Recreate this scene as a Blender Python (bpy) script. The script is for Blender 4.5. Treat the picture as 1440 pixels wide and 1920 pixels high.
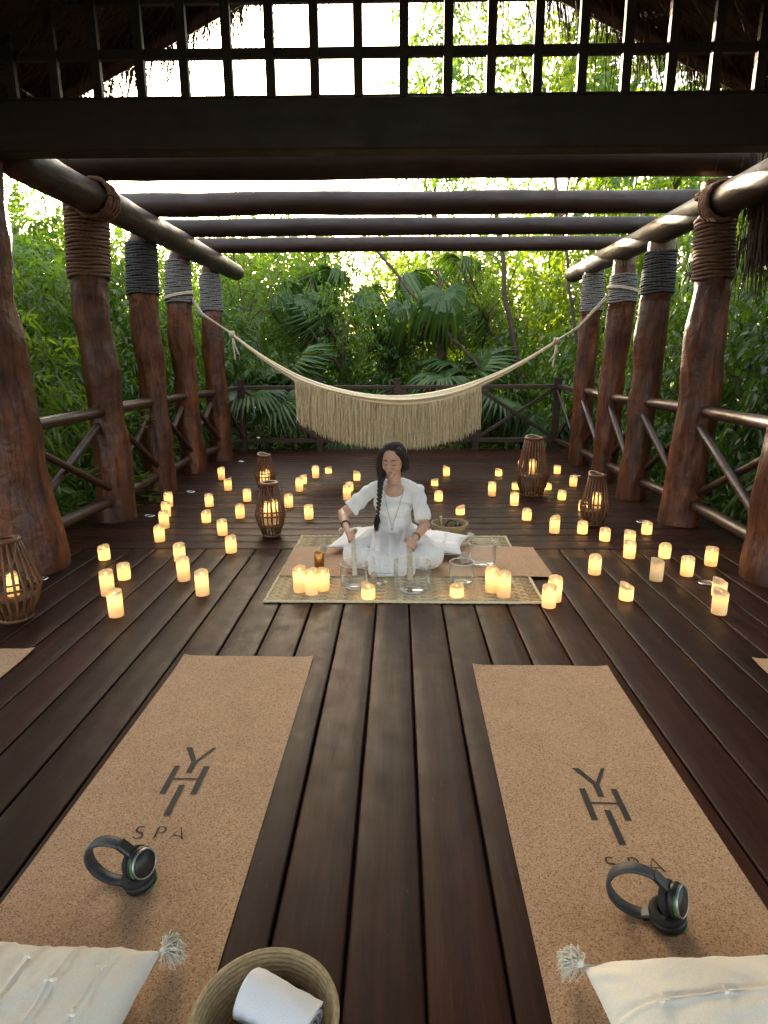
import bpy, bmesh, math, random
import numpy as np
from mathutils import Vector, Matrix, Quaternion, noise

# ------------------------------------------------------------------ clear
for o in list(bpy.data.objects):
    bpy.data.objects.remove(o)
scene = bpy.context.scene
COL = scene.collection
PI = math.pi
R = math.radians
RNG = random.Random(7)

# ------------------------------------------------------------------ camera
cam_data = bpy.data.cameras.new('camera')
cam = bpy.data.objects.new('camera', cam_data)
COL.objects.link(cam)
PITCH, YAW, ROLL = 0.242823, -0.0240113, -0.00592
fwd = Vector((math.sin(YAW)*math.cos(PITCH), math.cos(YAW)*math.cos(PITCH), -math.sin(PITCH)))
rgt = Vector((math.cos(YAW), -math.sin(YAW), 0.0))
upv = rgt.cross(fwd)
rg2 = rgt*math.cos(ROLL)+upv*math.sin(ROLL)
up2 = -rgt*math.sin(ROLL)+upv*math.cos(ROLL)
m = Matrix((rg2, up2, -fwd)).transposed().to_4x4()
m.translation = Vector((0, 0, 1.45))
cam.matrix_world = m
cam_data.sensor_fit = 'VERTICAL'
cam_data.sensor_height = 36.0
cam_data.lens = 1169.0/1920.0*36.0
cam_data.clip_start = 0.05
cam_data.clip_end = 2000
scene.camera = cam

# ------------------------------------------------------------------ sky, sun, exposure
SUN_ELEV = R(12.5)
SUN_AZ = R(-17.0)            # measured from +Y, negative is towards the left of the deck
sun_dir = Vector((math.sin(SUN_AZ)*math.cos(SUN_ELEV), math.cos(SUN_AZ)*math.cos(SUN_ELEV), math.sin(SUN_ELEV)))
world = bpy.data.worlds.new('World')
scene.world = world
world.use_nodes = True
wn = world.node_tree.nodes
wl = world.node_tree.links
bg = wn.get('Background') or wn.new('ShaderNodeBackground')
sky = wn.new('ShaderNodeTexSky')
sky.sky_type = 'NISHITA'
sky.sun_disc = False
sky.sun_elevation = SUN_ELEV
sky.sun_rotation = SUN_AZ
sky.air_density = 1.0
sky.dust_density = 5.0
sky.ozone_density = 0.5
# even pale haze added over the whole sky to brighten front-facing surfaces
hz = wn.new('ShaderNodeMix')
hz.data_type = 'RGBA'
hz.blend_type = 'ADD'
hz.inputs[0].default_value = 1.0
hz.inputs[7].default_value = (2.2, 2.15, 2.0, 1.0)
wl.new(sky.outputs[0], hz.inputs[6])
wl.new(hz.outputs[2], bg.inputs[0])
bg.inputs[1].default_value = 0.15
sd = bpy.data.lights.new('sun', 'SUN')
sd.energy = 5.0
sd.angle = R(1.0)
sd.color = (1.0, 0.86, 0.62)
sun = bpy.data.objects.new('sun', sd)
COL.objects.link(sun)
sun.rotation_euler = (-sun_dir).to_track_quat('-Z', 'Y').to_euler()
sun.location = sun_dir*60
scene.view_settings.view_transform = 'Standard'
scene.view_settings.look = 'None'
scene.view_settings.gamma = 1.0
scene.view_settings.use_curve_mapping = False
scene.view_settings.exposure = 2.1
scene.cycles.max_bounces = 6
scene.cycles.diffuse_bounces = 3
scene.cycles.glossy_bounces = 2
scene.cycles.transmission_bounces = 3
scene.cycles.caustics_reflective = False
scene.cycles.caustics_refractive = False
scene.cycles.transparent_max_bounces = 24

# ------------------------------------------------------------------ material helpers
def mat_new(name):
    mt = bpy.data.materials.new(name)
    mt.use_nodes = True
    nt = mt.node_tree
    for n in list(nt.nodes):
        nt.nodes.remove(n)
    out = nt.nodes.new('ShaderNodeOutputMaterial')
    return mt, nt, out

def N(nt, typ, **kw):
    n = nt.nodes.new(typ)
    for k, v in kw.items():
        if k.startswith('i_'):
            key = k[2:]
            key = int(key) if key.isdigit() else key.replace('_', ' ')
            n.inputs[key].default_value = v
        else:
            setattr(n, k, v)
    return n

def ramp(nt, fac, stops):
    r = nt.nodes.new('ShaderNodeValToRGB')
    el = r.color_ramp.elements
    while len(el) < len(stops):
        el.new(0.5)
    for e, (p, c) in zip(el, stops):
        e.position = p
        e.color = (c[0], c[1], c[2], 1.0)
    nt.links.new(fac, r.inputs[0])
    return r.outputs[0]

def mix(nt, fac, a, b, mode='MIX'):
    n = nt.nodes.new('ShaderNodeMix')
    n.data_type = 'RGBA'
    n.blend_type = mode
    for sock, val in ((n.inputs[0], fac), (n.inputs[6], a), (n.inputs[7], b)):
        if isinstance(val, (int, float)):
            sock.default_value = val
        elif isinstance(val, tuple):
            sock.default_value = (val[0], val[1], val[2], 1.0)
        else:
            nt.links.new(val, sock)
    return n.outputs[2]

def coords(nt, scale=(1, 1, 1), kind='Object', rand=True):
    tc = nt.nodes.new('ShaderNodeTexCoord')
    mp = nt.nodes.new('ShaderNodeMapping')
    mp.inputs['Scale'].default_value = scale
    nt.links.new(tc.outputs[kind], mp.inputs[0])
    if rand:
        oi = nt.nodes.new('ShaderNodeObjectInfo')
        ml = N(nt, 'ShaderNodeMath', operation='MULTIPLY')
        ml.inputs[1].default_value = 37.0
        nt.links.new(oi.outputs['Random'], ml.inputs[0])
        cb = nt.nodes.new('ShaderNodeCombineXYZ')
        for i in range(3):
            nt.links.new(ml.outputs[0], cb.inputs[i])
        nt.links.new(cb.outputs[0], mp.inputs['Location'])
    return mp.outputs[0]

def noise_t(nt, vec, scale, detail=4, rough=0.55, out='Fac'):
    n = N(nt, 'ShaderNodeTexNoise')
    n.inputs['Scale'].default_value = scale
    n.inputs['Detail'].default_value = detail
    n.inputs['Roughness'].default_value = rough
    nt.links.new(vec, n.inputs['Vector'])
    return n.outputs[out]

def bump(nt, height, strength, dist, normal=None):
    b = nt.nodes.new('ShaderNodeBump')
    b.inputs['Strength'].default_value = strength
    b.inputs['Distance'].default_value = dist
    nt.links.new(height, b.inputs['Height'])
    if normal is not None:
        nt.links.new(normal, b.inputs['Normal'])
    return b.outputs[0]

def principled(nt, out, color, rough=0.5, metal=0.0, spec=0.5, normal=None, coat=0.0, sheen=0.0):
    p = nt.nodes.new('ShaderNodeBsdfPrincipled')
    for nm, v in (('Base Color', color), ('Roughness', rough)):
        if isinstance(v, (int, float)):
            p.inputs[nm].default_value = v
        elif isinstance(v, tuple):
            p.inputs[nm].default_value = (v[0], v[1], v[2], 1.0)
        else:
            nt.links.new(v, p.inputs[nm])
    p.inputs['Metallic'].default_value = metal
    p.inputs['Specular IOR Level'].default_value = spec
    p.inputs['Coat Weight'].default_value = coat
    p.inputs['Coat Roughness'].default_value = 0.25
    p.inputs['Sheen Weight'].default_value = sheen
    if normal is not None:
        nt.links.new(normal, p.inputs['Normal'])
    if out is not None:
        nt.links.new(p.outputs[0], out.inputs[0])
    return p

def wood_mat(name, dark, light, stretch=(1, 1, 1), scale=6.0, rough=(0.3, 0.55), bstr=0.25, coat=0.0, worn=None, rand_amt=0.35, spec=0.5):
    mt, nt, out = mat_new(name)
    v = coords(nt, stretch)
    g1 = noise_t(nt, v, scale, 6, 0.6)
    v2 = coords(nt, (1, 1, 1))
    g2 = noise_t(nt, v2, 2.3, 4, 0.6)
    base = ramp(nt, g1, [(0.25, dark), (0.75, light)])
    base = mix(nt, 0.55, base, ramp(nt, g2, [(0.3, (0.45, 0.45, 0.45)), (0.7, (1.25, 1.22, 1.2))]), 'MULTIPLY')
    oi = nt.nodes.new('ShaderNodeObjectInfo')
    lo, hi = 1-rand_amt, 1+rand_amt
    base = mix(nt, 1.0, base, ramp(nt, oi.outputs['Random'], [(0, (lo, lo, lo)), (0.5, (1.0, 0.97, 0.95)), (1, (hi, hi*0.97, hi*0.94))]), 'MULTIPLY')
    if worn:
        v3 = coords(nt, (stretch[0]*0.6, stretch[1]*0.6, stretch[2]*0.6))
        w = noise_t(nt, v3, scale*3.2, 8, 0.75)
        wmask = ramp(nt, w, [(0.60, (0, 0, 0)), (0.74, (0.8, 0.8, 0.8))])
        v4 = coords(nt, (1, 1, 1))
        w2 = ramp(nt, noise_t(nt, v4, 1.4, 3), [(0.45, (0, 0, 0)), (0.62, (1, 1, 1))])
        wm = mix(nt, 1.0, wmask, w2, 'MULTIPLY')
        base = mix(nt, wm, base, worn)
    rr = nt.nodes.new('ShaderNodeMapRange')
    rr.inputs[3].default_value = rough[0]
    rr.inputs[4].default_value = rough[1]
    rr.inputs[1].default_value = 0.3
    rr.inputs[2].default_value = 0.7
    nt.links.new(noise_t(nt, v2, 5.0, 5, 0.65), rr.inputs[0])
    nb = bump(nt, g1, bstr, 0.004)
    principled(nt, out, base, rr.outputs[0], normal=nb, coat=coat, spec=spec)
    return mt

def simple_mat(name, color, rough=0.6, metal=0.0, var=0.25, scale=40, bstr=0.1, bdist=0.002, sheen=0.0, spec=0.5, stretch=(1, 1, 1)):
    mt, nt, out = mat_new(name)
    v = coords(nt, stretch)
    g = noise_t(nt, v, scale, 4, 0.6)
    lo, hi = 1-var, 1+var
    base = mix(nt, 1.0, color, ramp(nt, g, [(0.3, (lo, lo, lo)), (0.7, (hi, hi, hi))]), 'MULTIPLY')
    nb = bump(nt, g, bstr, bdist)
    principled(nt, out, base, rough, metal, spec, nb, sheen=sheen)
    return mt

M = {}
def plank_mat():
    """dark oiled hardwood: fine lengthwise grain, scuffs, faint scratches"""
    mt, nt, out = mat_new('deck_plank_wood')
    v = coords(nt, (1.0, 14, 14))
    v1 = coords(nt, (1, 1, 1))
    v2 = coords(nt, (1.4, 34, 34))
    grain = noise_t(nt, v, 3.0, 7, 0.65)
    fine = noise_t(nt, v2, 5.0, 5, 0.7)
    blot = noise_t(nt, v1, 2.2, 5, 0.6)
    c = ramp(nt, grain, [(0.28, (0.0150, 0.0040, 0.0021)), (0.5, (0.0290, 0.0086, 0.0046)), (0.75, (0.0500, 0.0165, 0.0090))])
    c = mix(nt, 0.55, c, ramp(nt, fine, [(0.35, (0.62, 0.60, 0.58)), (0.65, (1.2, 1.2, 1.2))]), 'MULTIPLY')
    c = mix(nt, 0.7, c, ramp(nt, blot, [(0.3, (0.62, 0.60, 0.60)), (0.7, (1.28, 1.25, 1.22))]), 'MULTIPLY')
    oi = nt.nodes.new('ShaderNodeObjectInfo')
    c = mix(nt, 1.0, c, ramp(nt, oi.outputs['Random'], [(0, (0.66, 0.64, 0.62)), (0.5, (1.0, 0.96, 0.94)), (1, (1.38, 1.30, 1.22))]), 'MULTIPLY')
    # pale scuffs in patches and thin stray scratches
    sc = ramp(nt, noise_t(nt, coords(nt, (5, 5, 5)), 6, 9, 0.78), [(0.60, (0, 0, 0)), (0.70, (0.75, 0.75, 0.75))])
    pm = ramp(nt, noise_t(nt, v1, 1.7, 3), [(0.48, (0, 0, 0)), (0.62, (1, 1, 1))])
    c = mix(nt, mix(nt, 1.0, sc, pm, 'MULTIPLY'), c, (0.080, 0.048, 0.034))
    mp = coords(nt, (3, 60, 60))
    wv = N(nt, 'ShaderNodeTexNoise')
    wv.inputs['Scale'].default_value = 2.0
    wv.inputs['Detail'].default_value = 2.0
    wv.inputs['Distortion'].default_value = 1.6
    nt.links.new(mp, wv.inputs['Vector'])
    scr = ramp(nt, wv.outputs['Fac'], [(0.735, (0, 0, 0)), (0.76, (0.5, 0.5, 0.5))])
    c = mix(nt, scr, c, (0.11, 0.075, 0.055))
    rr = nt.nodes.new('ShaderNodeMapRange')
    rr.inputs[1].default_value = 0.3; rr.inputs[2].default_value = 0.7
    rr.inputs[3].default_value = 0.38; rr.inputs[4].default_value = 0.56
    nt.links.new(noise_t(nt, v1, 9, 6, 0.7), rr.inputs[0])
    b1 = bump(nt, grain, 0.35, 0.003)
    b2 = bump(nt, fine, 0.25, 0.0012, b1)
    principled(nt, out, c, rr.outputs[0], normal=b2, spec=0.15)
    return mt
M['plank'] = plank_mat()
M['under'] = simple_mat('deck_underside', (0.012, 0.008, 0.006), 0.9)
def trunk_mat():
    """satin varnish over hewn wood: streaks, dark knots, dull and shiny patches"""
    mt, nt, out = mat_new('varnished_trunk_wood')
    v = coords(nt, (1, 1, 0.16))
    v1 = coords(nt, (1, 1, 1))
    streak = noise_t(nt, v, 9, 7, 0.68)
    fine = noise_t(nt, v, 42, 5, 0.7)
    blot = noise_t(nt, v1, 3.4, 5, 0.62)
    c = ramp(nt, streak, [(0.28, (0.042, 0.0120, 0.0048)), (0.5, (0.125, 0.037, 0.0125)), (0.74, (0.225, 0.074, 0.0250))])
    c = mix(nt, 0.75, c, ramp(nt, blot, [(0.30, (0.30, 0.27, 0.26)), (0.55, (0.95, 0.93, 0.92)), (0.75, (1.55, 1.45, 1.35))]), 'MULTIPLY')
    c = mix(nt, 0.6, c, ramp(nt, fine, [(0.35, (0.55, 0.52, 0.50)), (0.6, (1.1, 1.1, 1.1))]), 'MULTIPLY')
    vk = coords(nt, (1, 1, 0.6))
    vo = N(nt, 'ShaderNodeTexVoronoi')
    vo.inputs['Scale'].default_value = 3.6
    nt.links.new(vk, vo.inputs['Vector'])
    knot = ramp(nt, vo.outputs['Distance'], [(0.05, (0.30, 0.26, 0.24)), (0.20, (1, 1, 1))])
    c = mix(nt, 0.85, c, knot, 'MULTIPLY')
    crk = noise_t(nt, coords(nt, (1, 1, 0.07)), 15, 4, 0.6)
    c = mix(nt, 0.9, c, ramp(nt, crk, [(0.462, (1, 1, 1)), (0.492, (0.22, 0.20, 0.20)), (0.522, (1, 1, 1))]), 'MULTIPLY')
    oi = nt.nodes.new('ShaderNodeObjectInfo')
    c = mix(nt, 1.0, c, ramp(nt, oi.outputs['Random'], [(0, (0.8, 0.8, 0.8)), (1, (1.2, 1.15, 1.1))]), 'MULTIPLY')
    rr = nt.nodes.new('ShaderNodeMapRange')
    rr.inputs[1].default_value = 0.35; rr.inputs[2].default_value = 0.65
    rr.inputs[3].default_value = 0.28; rr.inputs[4].default_value = 0.62
    nt.links.new(noise_t(nt, v1, 8, 6, 0.7), rr.inputs[0])
    b1 = bump(nt, noise_t(nt, v1, 11, 5, 0.6), 0.55, 0.022)
    b2 = bump(nt, streak, 0.6, 0.008, b1)
    b3 = bump(nt, fine, 0.35, 0.003, b2)
    principled(nt, out, c, rr.outputs[0], normal=b3, spec=0.45)
    return mt
M['trunk'] = trunk_mat()
M['rail'] = wood_mat('varnished_rail_wood', (0.020, 0.0075, 0.0042), (0.075, 0.028, 0.015), (6, 6, 6), 5.0, (0.30, 0.6), 0.9, coat=0.05, rand_amt=0.2)
M['log'] = wood_mat('roof_log_wood', (0.020, 0.010, 0.0065), (0.075, 0.040, 0.026), (6, 1.0, 6), 4.0, (0.36, 0.65), 1.0, coat=0.0, rand_amt=0.2)
M['crosslog'] = wood_mat('cross_log_wood', (0.012, 0.0055, 0.0036), (0.042, 0.019, 0.012), (1.0, 6, 6), 4.0, (0.42, 0.7), 0.9, coat=0.0, rand_amt=0.2)
M['beam'] = wood_mat('dark_beam_wood', (0.020, 0.011, 0.007), (0.050, 0.027, 0.018), (0.8, 7, 7), 3.0, (0.45, 0.7), 0.3, rand_amt=0.15)
M['fence'] = wood_mat('dark_fence_wood', (0.028, 0.014, 0.010), (0.065, 0.030, 0.020), (2, 2, 2), 4.0, (0.35, 0.6), 0.3, rand_amt=0.2)
M['rope_brown'] = simple_mat('brown_rope', (0.17, 0.095, 0.058), 0.85, var=0.4, scale=60, bstr=0.4)
M['rope_grey'] = simple_mat('grey_rope', (0.20, 0.19, 0.18), 0.85, var=0.45, scale=60, bstr=0.4)
M['rope_black'] = simple_mat('black_rope', (0.045, 0.045, 0.047), 0.8, var=0.45, scale=60, bstr=0.4)
M['cutwood'] = simple_mat('pale_cut_log', (0.20, 0.14, 0.09), 0.8, var=0.45, scale=30, bstr=0.5)
M['cord'] = simple_mat('cream_cord', (0.62, 0.54, 0.40), 0.8, var=0.2, scale=120, bstr=0.3)
M['hammock'] = simple_mat('cream_hammock_weave', (0.84, 0.71, 0.47), 0.85, var=0.22, scale=90, bstr=0.6, sheen=0.2)
M['white'] = simple_mat('white_cotton', (0.76, 0.75, 0.74), 0.85, var=0.05, scale=180, bstr=0.25, bdist=0.001, sheen=0.3)
M['linen'] = simple_mat('cushion_linen', (0.72, 0.69, 0.62), 0.9, var=0.07, scale=260, bstr=0.35, bdist=0.001, sheen=0.3)
M['tassel'] = simple_mat('cream_tassel_yarn', (0.78, 0.71, 0.58), 0.9, var=0.2, scale=150, bstr=0.4)
M['straw'] = simple_mat('woven_straw', (0.66, 0.55, 0.36), 0.75, var=0.3, scale=35, bstr=0.4, stretch=(1, 3, 1))
M['basket'] = simple_mat('coiled_palm_basket', (0.36, 0.26, 0.14), 0.7, var=0.35, scale=60, bstr=0.5, stretch=(1, 1, 4))
M['wicker'] = wood_mat('lantern_cane', (0.10, 0.040, 0.016), (0.22, 0.095, 0.040), (4, 4, 1), 8, (0.35, 0.55), 0.3, rand_amt=0.2)
M['black'] = simple_mat('black_plastic', (0.012, 0.012, 0.013), 0.45, var=0.2, bstr=0.02)
M['blackpad'] = simple_mat('black_ear_cushion', (0.010, 0.010, 0.011), 0.75, var=0.3, bstr=0.2)
M['greyband'] = simple_mat('charcoal_headband', (0.045, 0.047, 0.050), 0.55, var=0.2, bstr=0.2)
M['silver'] = simple_mat('silver_trim', (0.34, 0.37, 0.34), 0.42, metal=0.9, var=0.1, bstr=0.02)
M['brass'] = simple_mat('amber_brass', (0.42, 0.20, 0.06), 0.28, metal=0.9, var=0.25, scale=25, bstr=0.05)
M['steel'] = simple_mat('brushed_steel', (0.5, 0.52, 0.53), 0.25, metal=1.0, var=0.15, bstr=0.05)
M['lens'] = simple_mat('dull_lamp_glass', (0.14, 0.15, 0.15), 0.15, var=0.2, bstr=0.02)
M['hair'] = simple_mat('dark_brown_hair', (0.016, 0.009, 0.0065), 0.58, var=0.7, scale=30, bstr=0.7, bdist=0.004, stretch=(7, 7, 0.6))
M['skin'] = simple_mat('tanned_skin', (0.56, 0.325, 0.23), 0.5, var=0.08, scale=60, bstr=0.08)
M['lip'] = simple_mat('lips', (0.36, 0.13, 0.095), 0.45, var=0.05, bstr=0.03)
M['chain'] = simple_mat('dark_chain', (0.10, 0.08, 0.07), 0.5, var=0.2)
M['bracelet'] = simple_mat('brown_leather', (0.07, 0.03, 0.015), 0.5, var=0.2)
M['suede'] = simple_mat('cream_suede', (0.52, 0.45, 0.33), 0.9, var=0.12, bstr=0.2)
M['mallet'] = simple_mat('pale_mallet_tube', (0.58, 0.53, 0.42), 0.6, var=0.08, bstr=0.05)
M['quartz'] = simple_mat('frosted_quartz', (0.66, 0.72, 0.70), 0.35, var=0.1, bstr=0.1)
M['towel'] = simple_mat('white_towel', (0.75, 0.76, 0.80), 0.95, var=0.06, scale=400, bstr=0.8, bdist=0.002, sheen=0.4)
M['bluestone'] = simple_mat('dark_blue_bottle', (0.03, 0.07, 0.09), 0.25, var=0.3, bstr=0.05)
M['ink'] = simple_mat('black_print', (0.018, 0.014, 0.012), 0.7, var=0.3, scale=200, bstr=0.05)
M['thatch'] = simple_mat('dry_thatch', (0.085, 0.055, 0.032), 0.9, var=0.6, scale=25, bstr=0.8, bdist=0.02, stretch=(4, 4, 1))
M['bark'] = simple_mat('grey_brown_bark', (0.075, 0.050, 0.034), 0.85, var=0.5, scale=14, bstr=0.8, bdist=0.01, stretch=(1, 1, 0.25))
M['palmbark'] = simple_mat('fibrous_palm_bark', (0.085, 0.060, 0.040), 0.9, var=0.5, scale=18, bstr=0.8, bdist=0.012, stretch=(1, 1, 0.5))
M['stick'] = simple_mat('reddish_wood_stick', (0.25, 0.11, 0.05), 0.5, var=0.2)

def strand_mat(name, color, rough=0.8, lo=0.5, hi=1.2):
    """every strand takes its own shade"""
    mt, nt, out = mat_new(name)
    geo = nt.nodes.new('ShaderNodeNewGeometry')
    v = coords(nt, (1, 1, 1))
    g = noise_t(nt, v, 70, 4, 0.6)
    c = mix(nt, 1.0, color, ramp(nt, geo.outputs['Random Per Island'], [(0.0, (lo, lo*0.95, lo*0.86)), (0.35, (0.92, 0.91, 0.88)), (1.0, (hi, hi, hi*0.98))]), 'MULTIPLY')
    c = mix(nt, 0.5, c, ramp(nt, g, [(0.3, (0.75, 0.75, 0.75)), (0.7, (1.15, 1.15, 1.15))]), 'MULTIPLY')
    principled(nt, out, c, rough, normal=bump(nt, g, 0.3, 0.002))
    return mt
M['straw'] = strand_mat('woven_straw', (0.66, 0.55, 0.36), 0.75, 0.58, 1.15)
M['yarn'] = strand_mat('hammock_yarn', (0.84, 0.71, 0.47), 0.85, 0.62, 1.12)
M['tassel'] = strand_mat('cream_tassel_yarn', (0.88, 0.82, 0.70), 0.9, 0.85, 1.08)
def cork_mat():
    mt, nt, out = mat_new('cork')
    v = coords(nt, (1, 1, 1))
    vor = N(nt, 'ShaderNodeTexVoronoi')
    vor.inputs['Scale'].default_value = 300
    nt.links.new(v, vor.inputs['Vector'])
    n1 = noise_t(nt, v, 210, 5, 0.7)
    n2 = noise_t(nt, v, 6, 3)
    sep = nt.nodes.new('ShaderNodeSeparateColor')
    nt.links.new(vor.outputs['Color'], sep.inputs[0])
    c = ramp(nt, sep.outputs[0], [(0.0, (0.22, 0.105, 0.046)), (0.18, (0.41, 0.240, 0.128)), (0.6, (0.50, 0.315, 0.180)), (1.0, (0.58, 0.385, 0.235))])
    c = mix(nt, 0.5, c, ramp(nt, n1, [(0.32, (0.42, 0.36, 0.32)), (0.52, (1.0, 1.0, 1.0)), (0.75, (1.2, 1.2, 1.2))]), 'MULTIPLY')
    c = mix(nt, 0.6, c, ramp(nt, n2, [(0.3, (0.88, 0.87, 0.86)), (0.7, (1.08, 1.07, 1.06))]), 'MULTIPLY')
    principled(nt, out, c, 0.8, normal=bump(nt, n1, 0.25, 0.0015))
    return mt
M['cork'] = cork_mat()

def leaf_mat(name, c0, c1, trans=(2.4, 2.3, 0.5), tw=0.48, gloss=0.05):
    mt, nt, out = mat_new(name)
    geo = nt.nodes.new('ShaderNodeNewGeometry')
    oi = nt.nodes.new('ShaderNodeObjectInfo')
    mid = tuple((a+b)/2 for a, b in zip(c0, c1))
    col = ramp(nt, geo.outputs['Random Per Island'], [(0.0, c0), (0.55, mid), (0.93, c1), (1.0, (c1[0]*1.35, c1[1]*1.15, c1[2]*0.7))])
    col = mix(nt, 1.0, col, ramp(nt, oi.outputs['Random'], [(0, (0.8, 0.86, 0.85)), (1, (1.2, 1.12, 1.0))]), 'MULTIPLY')
    d = nt.nodes.new('ShaderNodeBsdfDiffuse')
    nt.links.new(col, d.inputs[0])
    t = nt.nodes.new('ShaderNodeBsdfTranslucent')
    tcol = mix(nt, 1.0, col, trans, 'MULTIPLY')
    nt.links.new(tcol, t.inputs[0])
    ms = nt.nodes.new('ShaderNodeMixShader')
    ms.inputs[0].default_value = tw
    nt.links.new(d.outputs[0], ms.inputs[1])
    nt.links.new(t.outputs[0], ms.inputs[2])
    gl = nt.nodes.new('ShaderNodeBsdfGlossy')
    gl.inputs['Roughness'].default_value = 0.38
    gl.inputs[0].default_value = (0.9, 0.95, 0.9, 1)
    m2 = nt.nodes.new('ShaderNodeMixShader')
    m2.inputs[0].default_value = gloss
    nt.links.new(ms.outputs[0], m2.inputs[1])
    nt.links.new(gl.outputs[0], m2.inputs[2])
    nt.links.new(m2.outputs[0], out.inputs[0])
    return mt
M['leaf_mid'] = leaf_mat('mid_green_leaf', (0.055, 0.118, 0.022), (0.120, 0.200, 0.036))
M['leaf_dark'] = leaf_mat('dark_green_leaf', (0.040, 0.090, 0.022), (0.085, 0.150, 0.034), tw=0.34)
M['leaf_yellow'] = leaf_mat('yellow_green_leaf', (0.078, 0.142, 0.020), (0.160, 0.225, 0.030), tw=0.52)
M['leaf_palm'] = leaf_mat('palm_leaf', (0.040, 0.090, 0.024), (0.085, 0.150, 0.038), tw=0.36, gloss=0.04)
M['leaf_dry'] = leaf_mat('dry_palm_leaf', (0.075, 0.060, 0.035), (0.14, 0.11, 0.06), trans=(1.2, 1.0, 0.7), tw=0.25)

def glass_mat():
    mt, nt, out = mat_new('clear_crystal')
    fr = nt.nodes.new('ShaderNodeFresnel')
    fr.inputs[0].default_value = 1.28
    ml = N(nt, 'ShaderNodeMath', operation='MULTIPLY_ADD')
    ml.inputs[1].default_value = 0.55
    ml.inputs[2].default_value = 0.010
    nt.links.new(fr.outputs[0], ml.inputs[0])
    t = nt.nodes.new('ShaderNodeBsdfTransparent')
    t.inputs[0].default_value = (0.965, 0.975, 0.97, 1)
    gl = nt.nodes.new('ShaderNodeBsdfGlossy')
    gl.inputs['Roughness'].default_value = 0.03
    ms = nt.nodes.new('ShaderNodeMixShader')
    nt.links.new(ml.outputs[0], ms.inputs[0])
    nt.links.new(t.outputs[0], ms.inputs[1])
    nt.links.new(gl.outputs[0], ms.inputs[2])
    dd = nt.nodes.new('ShaderNodeBsdfDiffuse')
    dd.inputs[0].default_value = (0.9, 0.92, 0.92, 1)  # white share put in for reflections that make the glass look pale
    m3 = nt.nodes.new('ShaderNodeMixShader')
    m3.inputs[0].default_value = 0.045
    nt.links.new(ms.outputs[0], m3.inputs[1])
    nt.links.new(dd.outputs[0], m3.inputs[2])
    nt.links.new(m3.outputs[0], out.inputs[0])
    return mt
M['glass'] = glass_mat()
def frost_mat():
    mt, nt, out = mat_new('frosted_lit_rim')  # frosting, whitened further for the light that glass edges catch
    t = nt.nodes.new('ShaderNodeBsdfTransparent')
    d = nt.nodes.new('ShaderNodeBsdfPrincipled')
    d.inputs['Base Color'].default_value = (0.86, 0.88, 0.88, 1)
    d.inputs['Roughness'].default_value = 0.2
    ms = nt.nodes.new('ShaderNodeMixShader')
    ms.inputs[0].default_value = 0.55
    nt.links.new(t.outputs[0], ms.inputs[1])
    nt.links.new(d.outputs[0], ms.inputs[2])
    nt.links.new(ms.outputs[0], out.inputs[0])
    return mt
M['frost'] = frost_mat()

def wax_mat():
    mt, nt, out = mat_new('ivory_wax')
    v = coords(nt, (1, 1, 1))
    n1 = noise_t(nt, v, 55, 4, 0.6)
    n2 = noise_t(nt, v, 14, 3, 0.5)
    colr = ramp(nt, n2, [(0.3, (0.82, 0.70, 0.50)), (0.7, (0.90, 0.80, 0.62))])
    nb = bump(nt, n1, 0.35, 0.003)
    d = nt.nodes.new('ShaderNodeBsdfDiffuse')
    t = nt.nodes.new('ShaderNodeBsdfTranslucent')
    nt.links.new(colr, d.inputs[0])
    tc = mix(nt, 1.0, colr, (1.0, 0.93, 0.78), 'MULTIPLY')
    nt.links.new(tc, t.inputs[0])
    nt.links.new(nb, d.inputs['Normal'])
    nt.links.new(nb, t.inputs['Normal'])
    ms = nt.nodes.new('ShaderNodeMixShader')
    ms.inputs[0].default_value = 0.45
    nt.links.new(d.outputs[0], ms.inputs[1])
    nt.links.new(t.outputs[0], ms.inputs[2])
    nt.links.new(ms.outputs[0], out.inputs[0])
    return mt
M['wax'] = wax_mat()
def emit_mat(name, color, strength):
    mt, nt, out = mat_new(name)
    e = nt.nodes.new('ShaderNodeEmission')
    e.inputs[0].default_value = (*color, 1)
    e.inputs[1].default_value = strength
    nt.links.new(e.outputs[0], out.inputs[0])
    return mt
M['flame'] = emit_mat('flame_tip', (1.0, 0.66, 0.26), 1.1)

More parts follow.
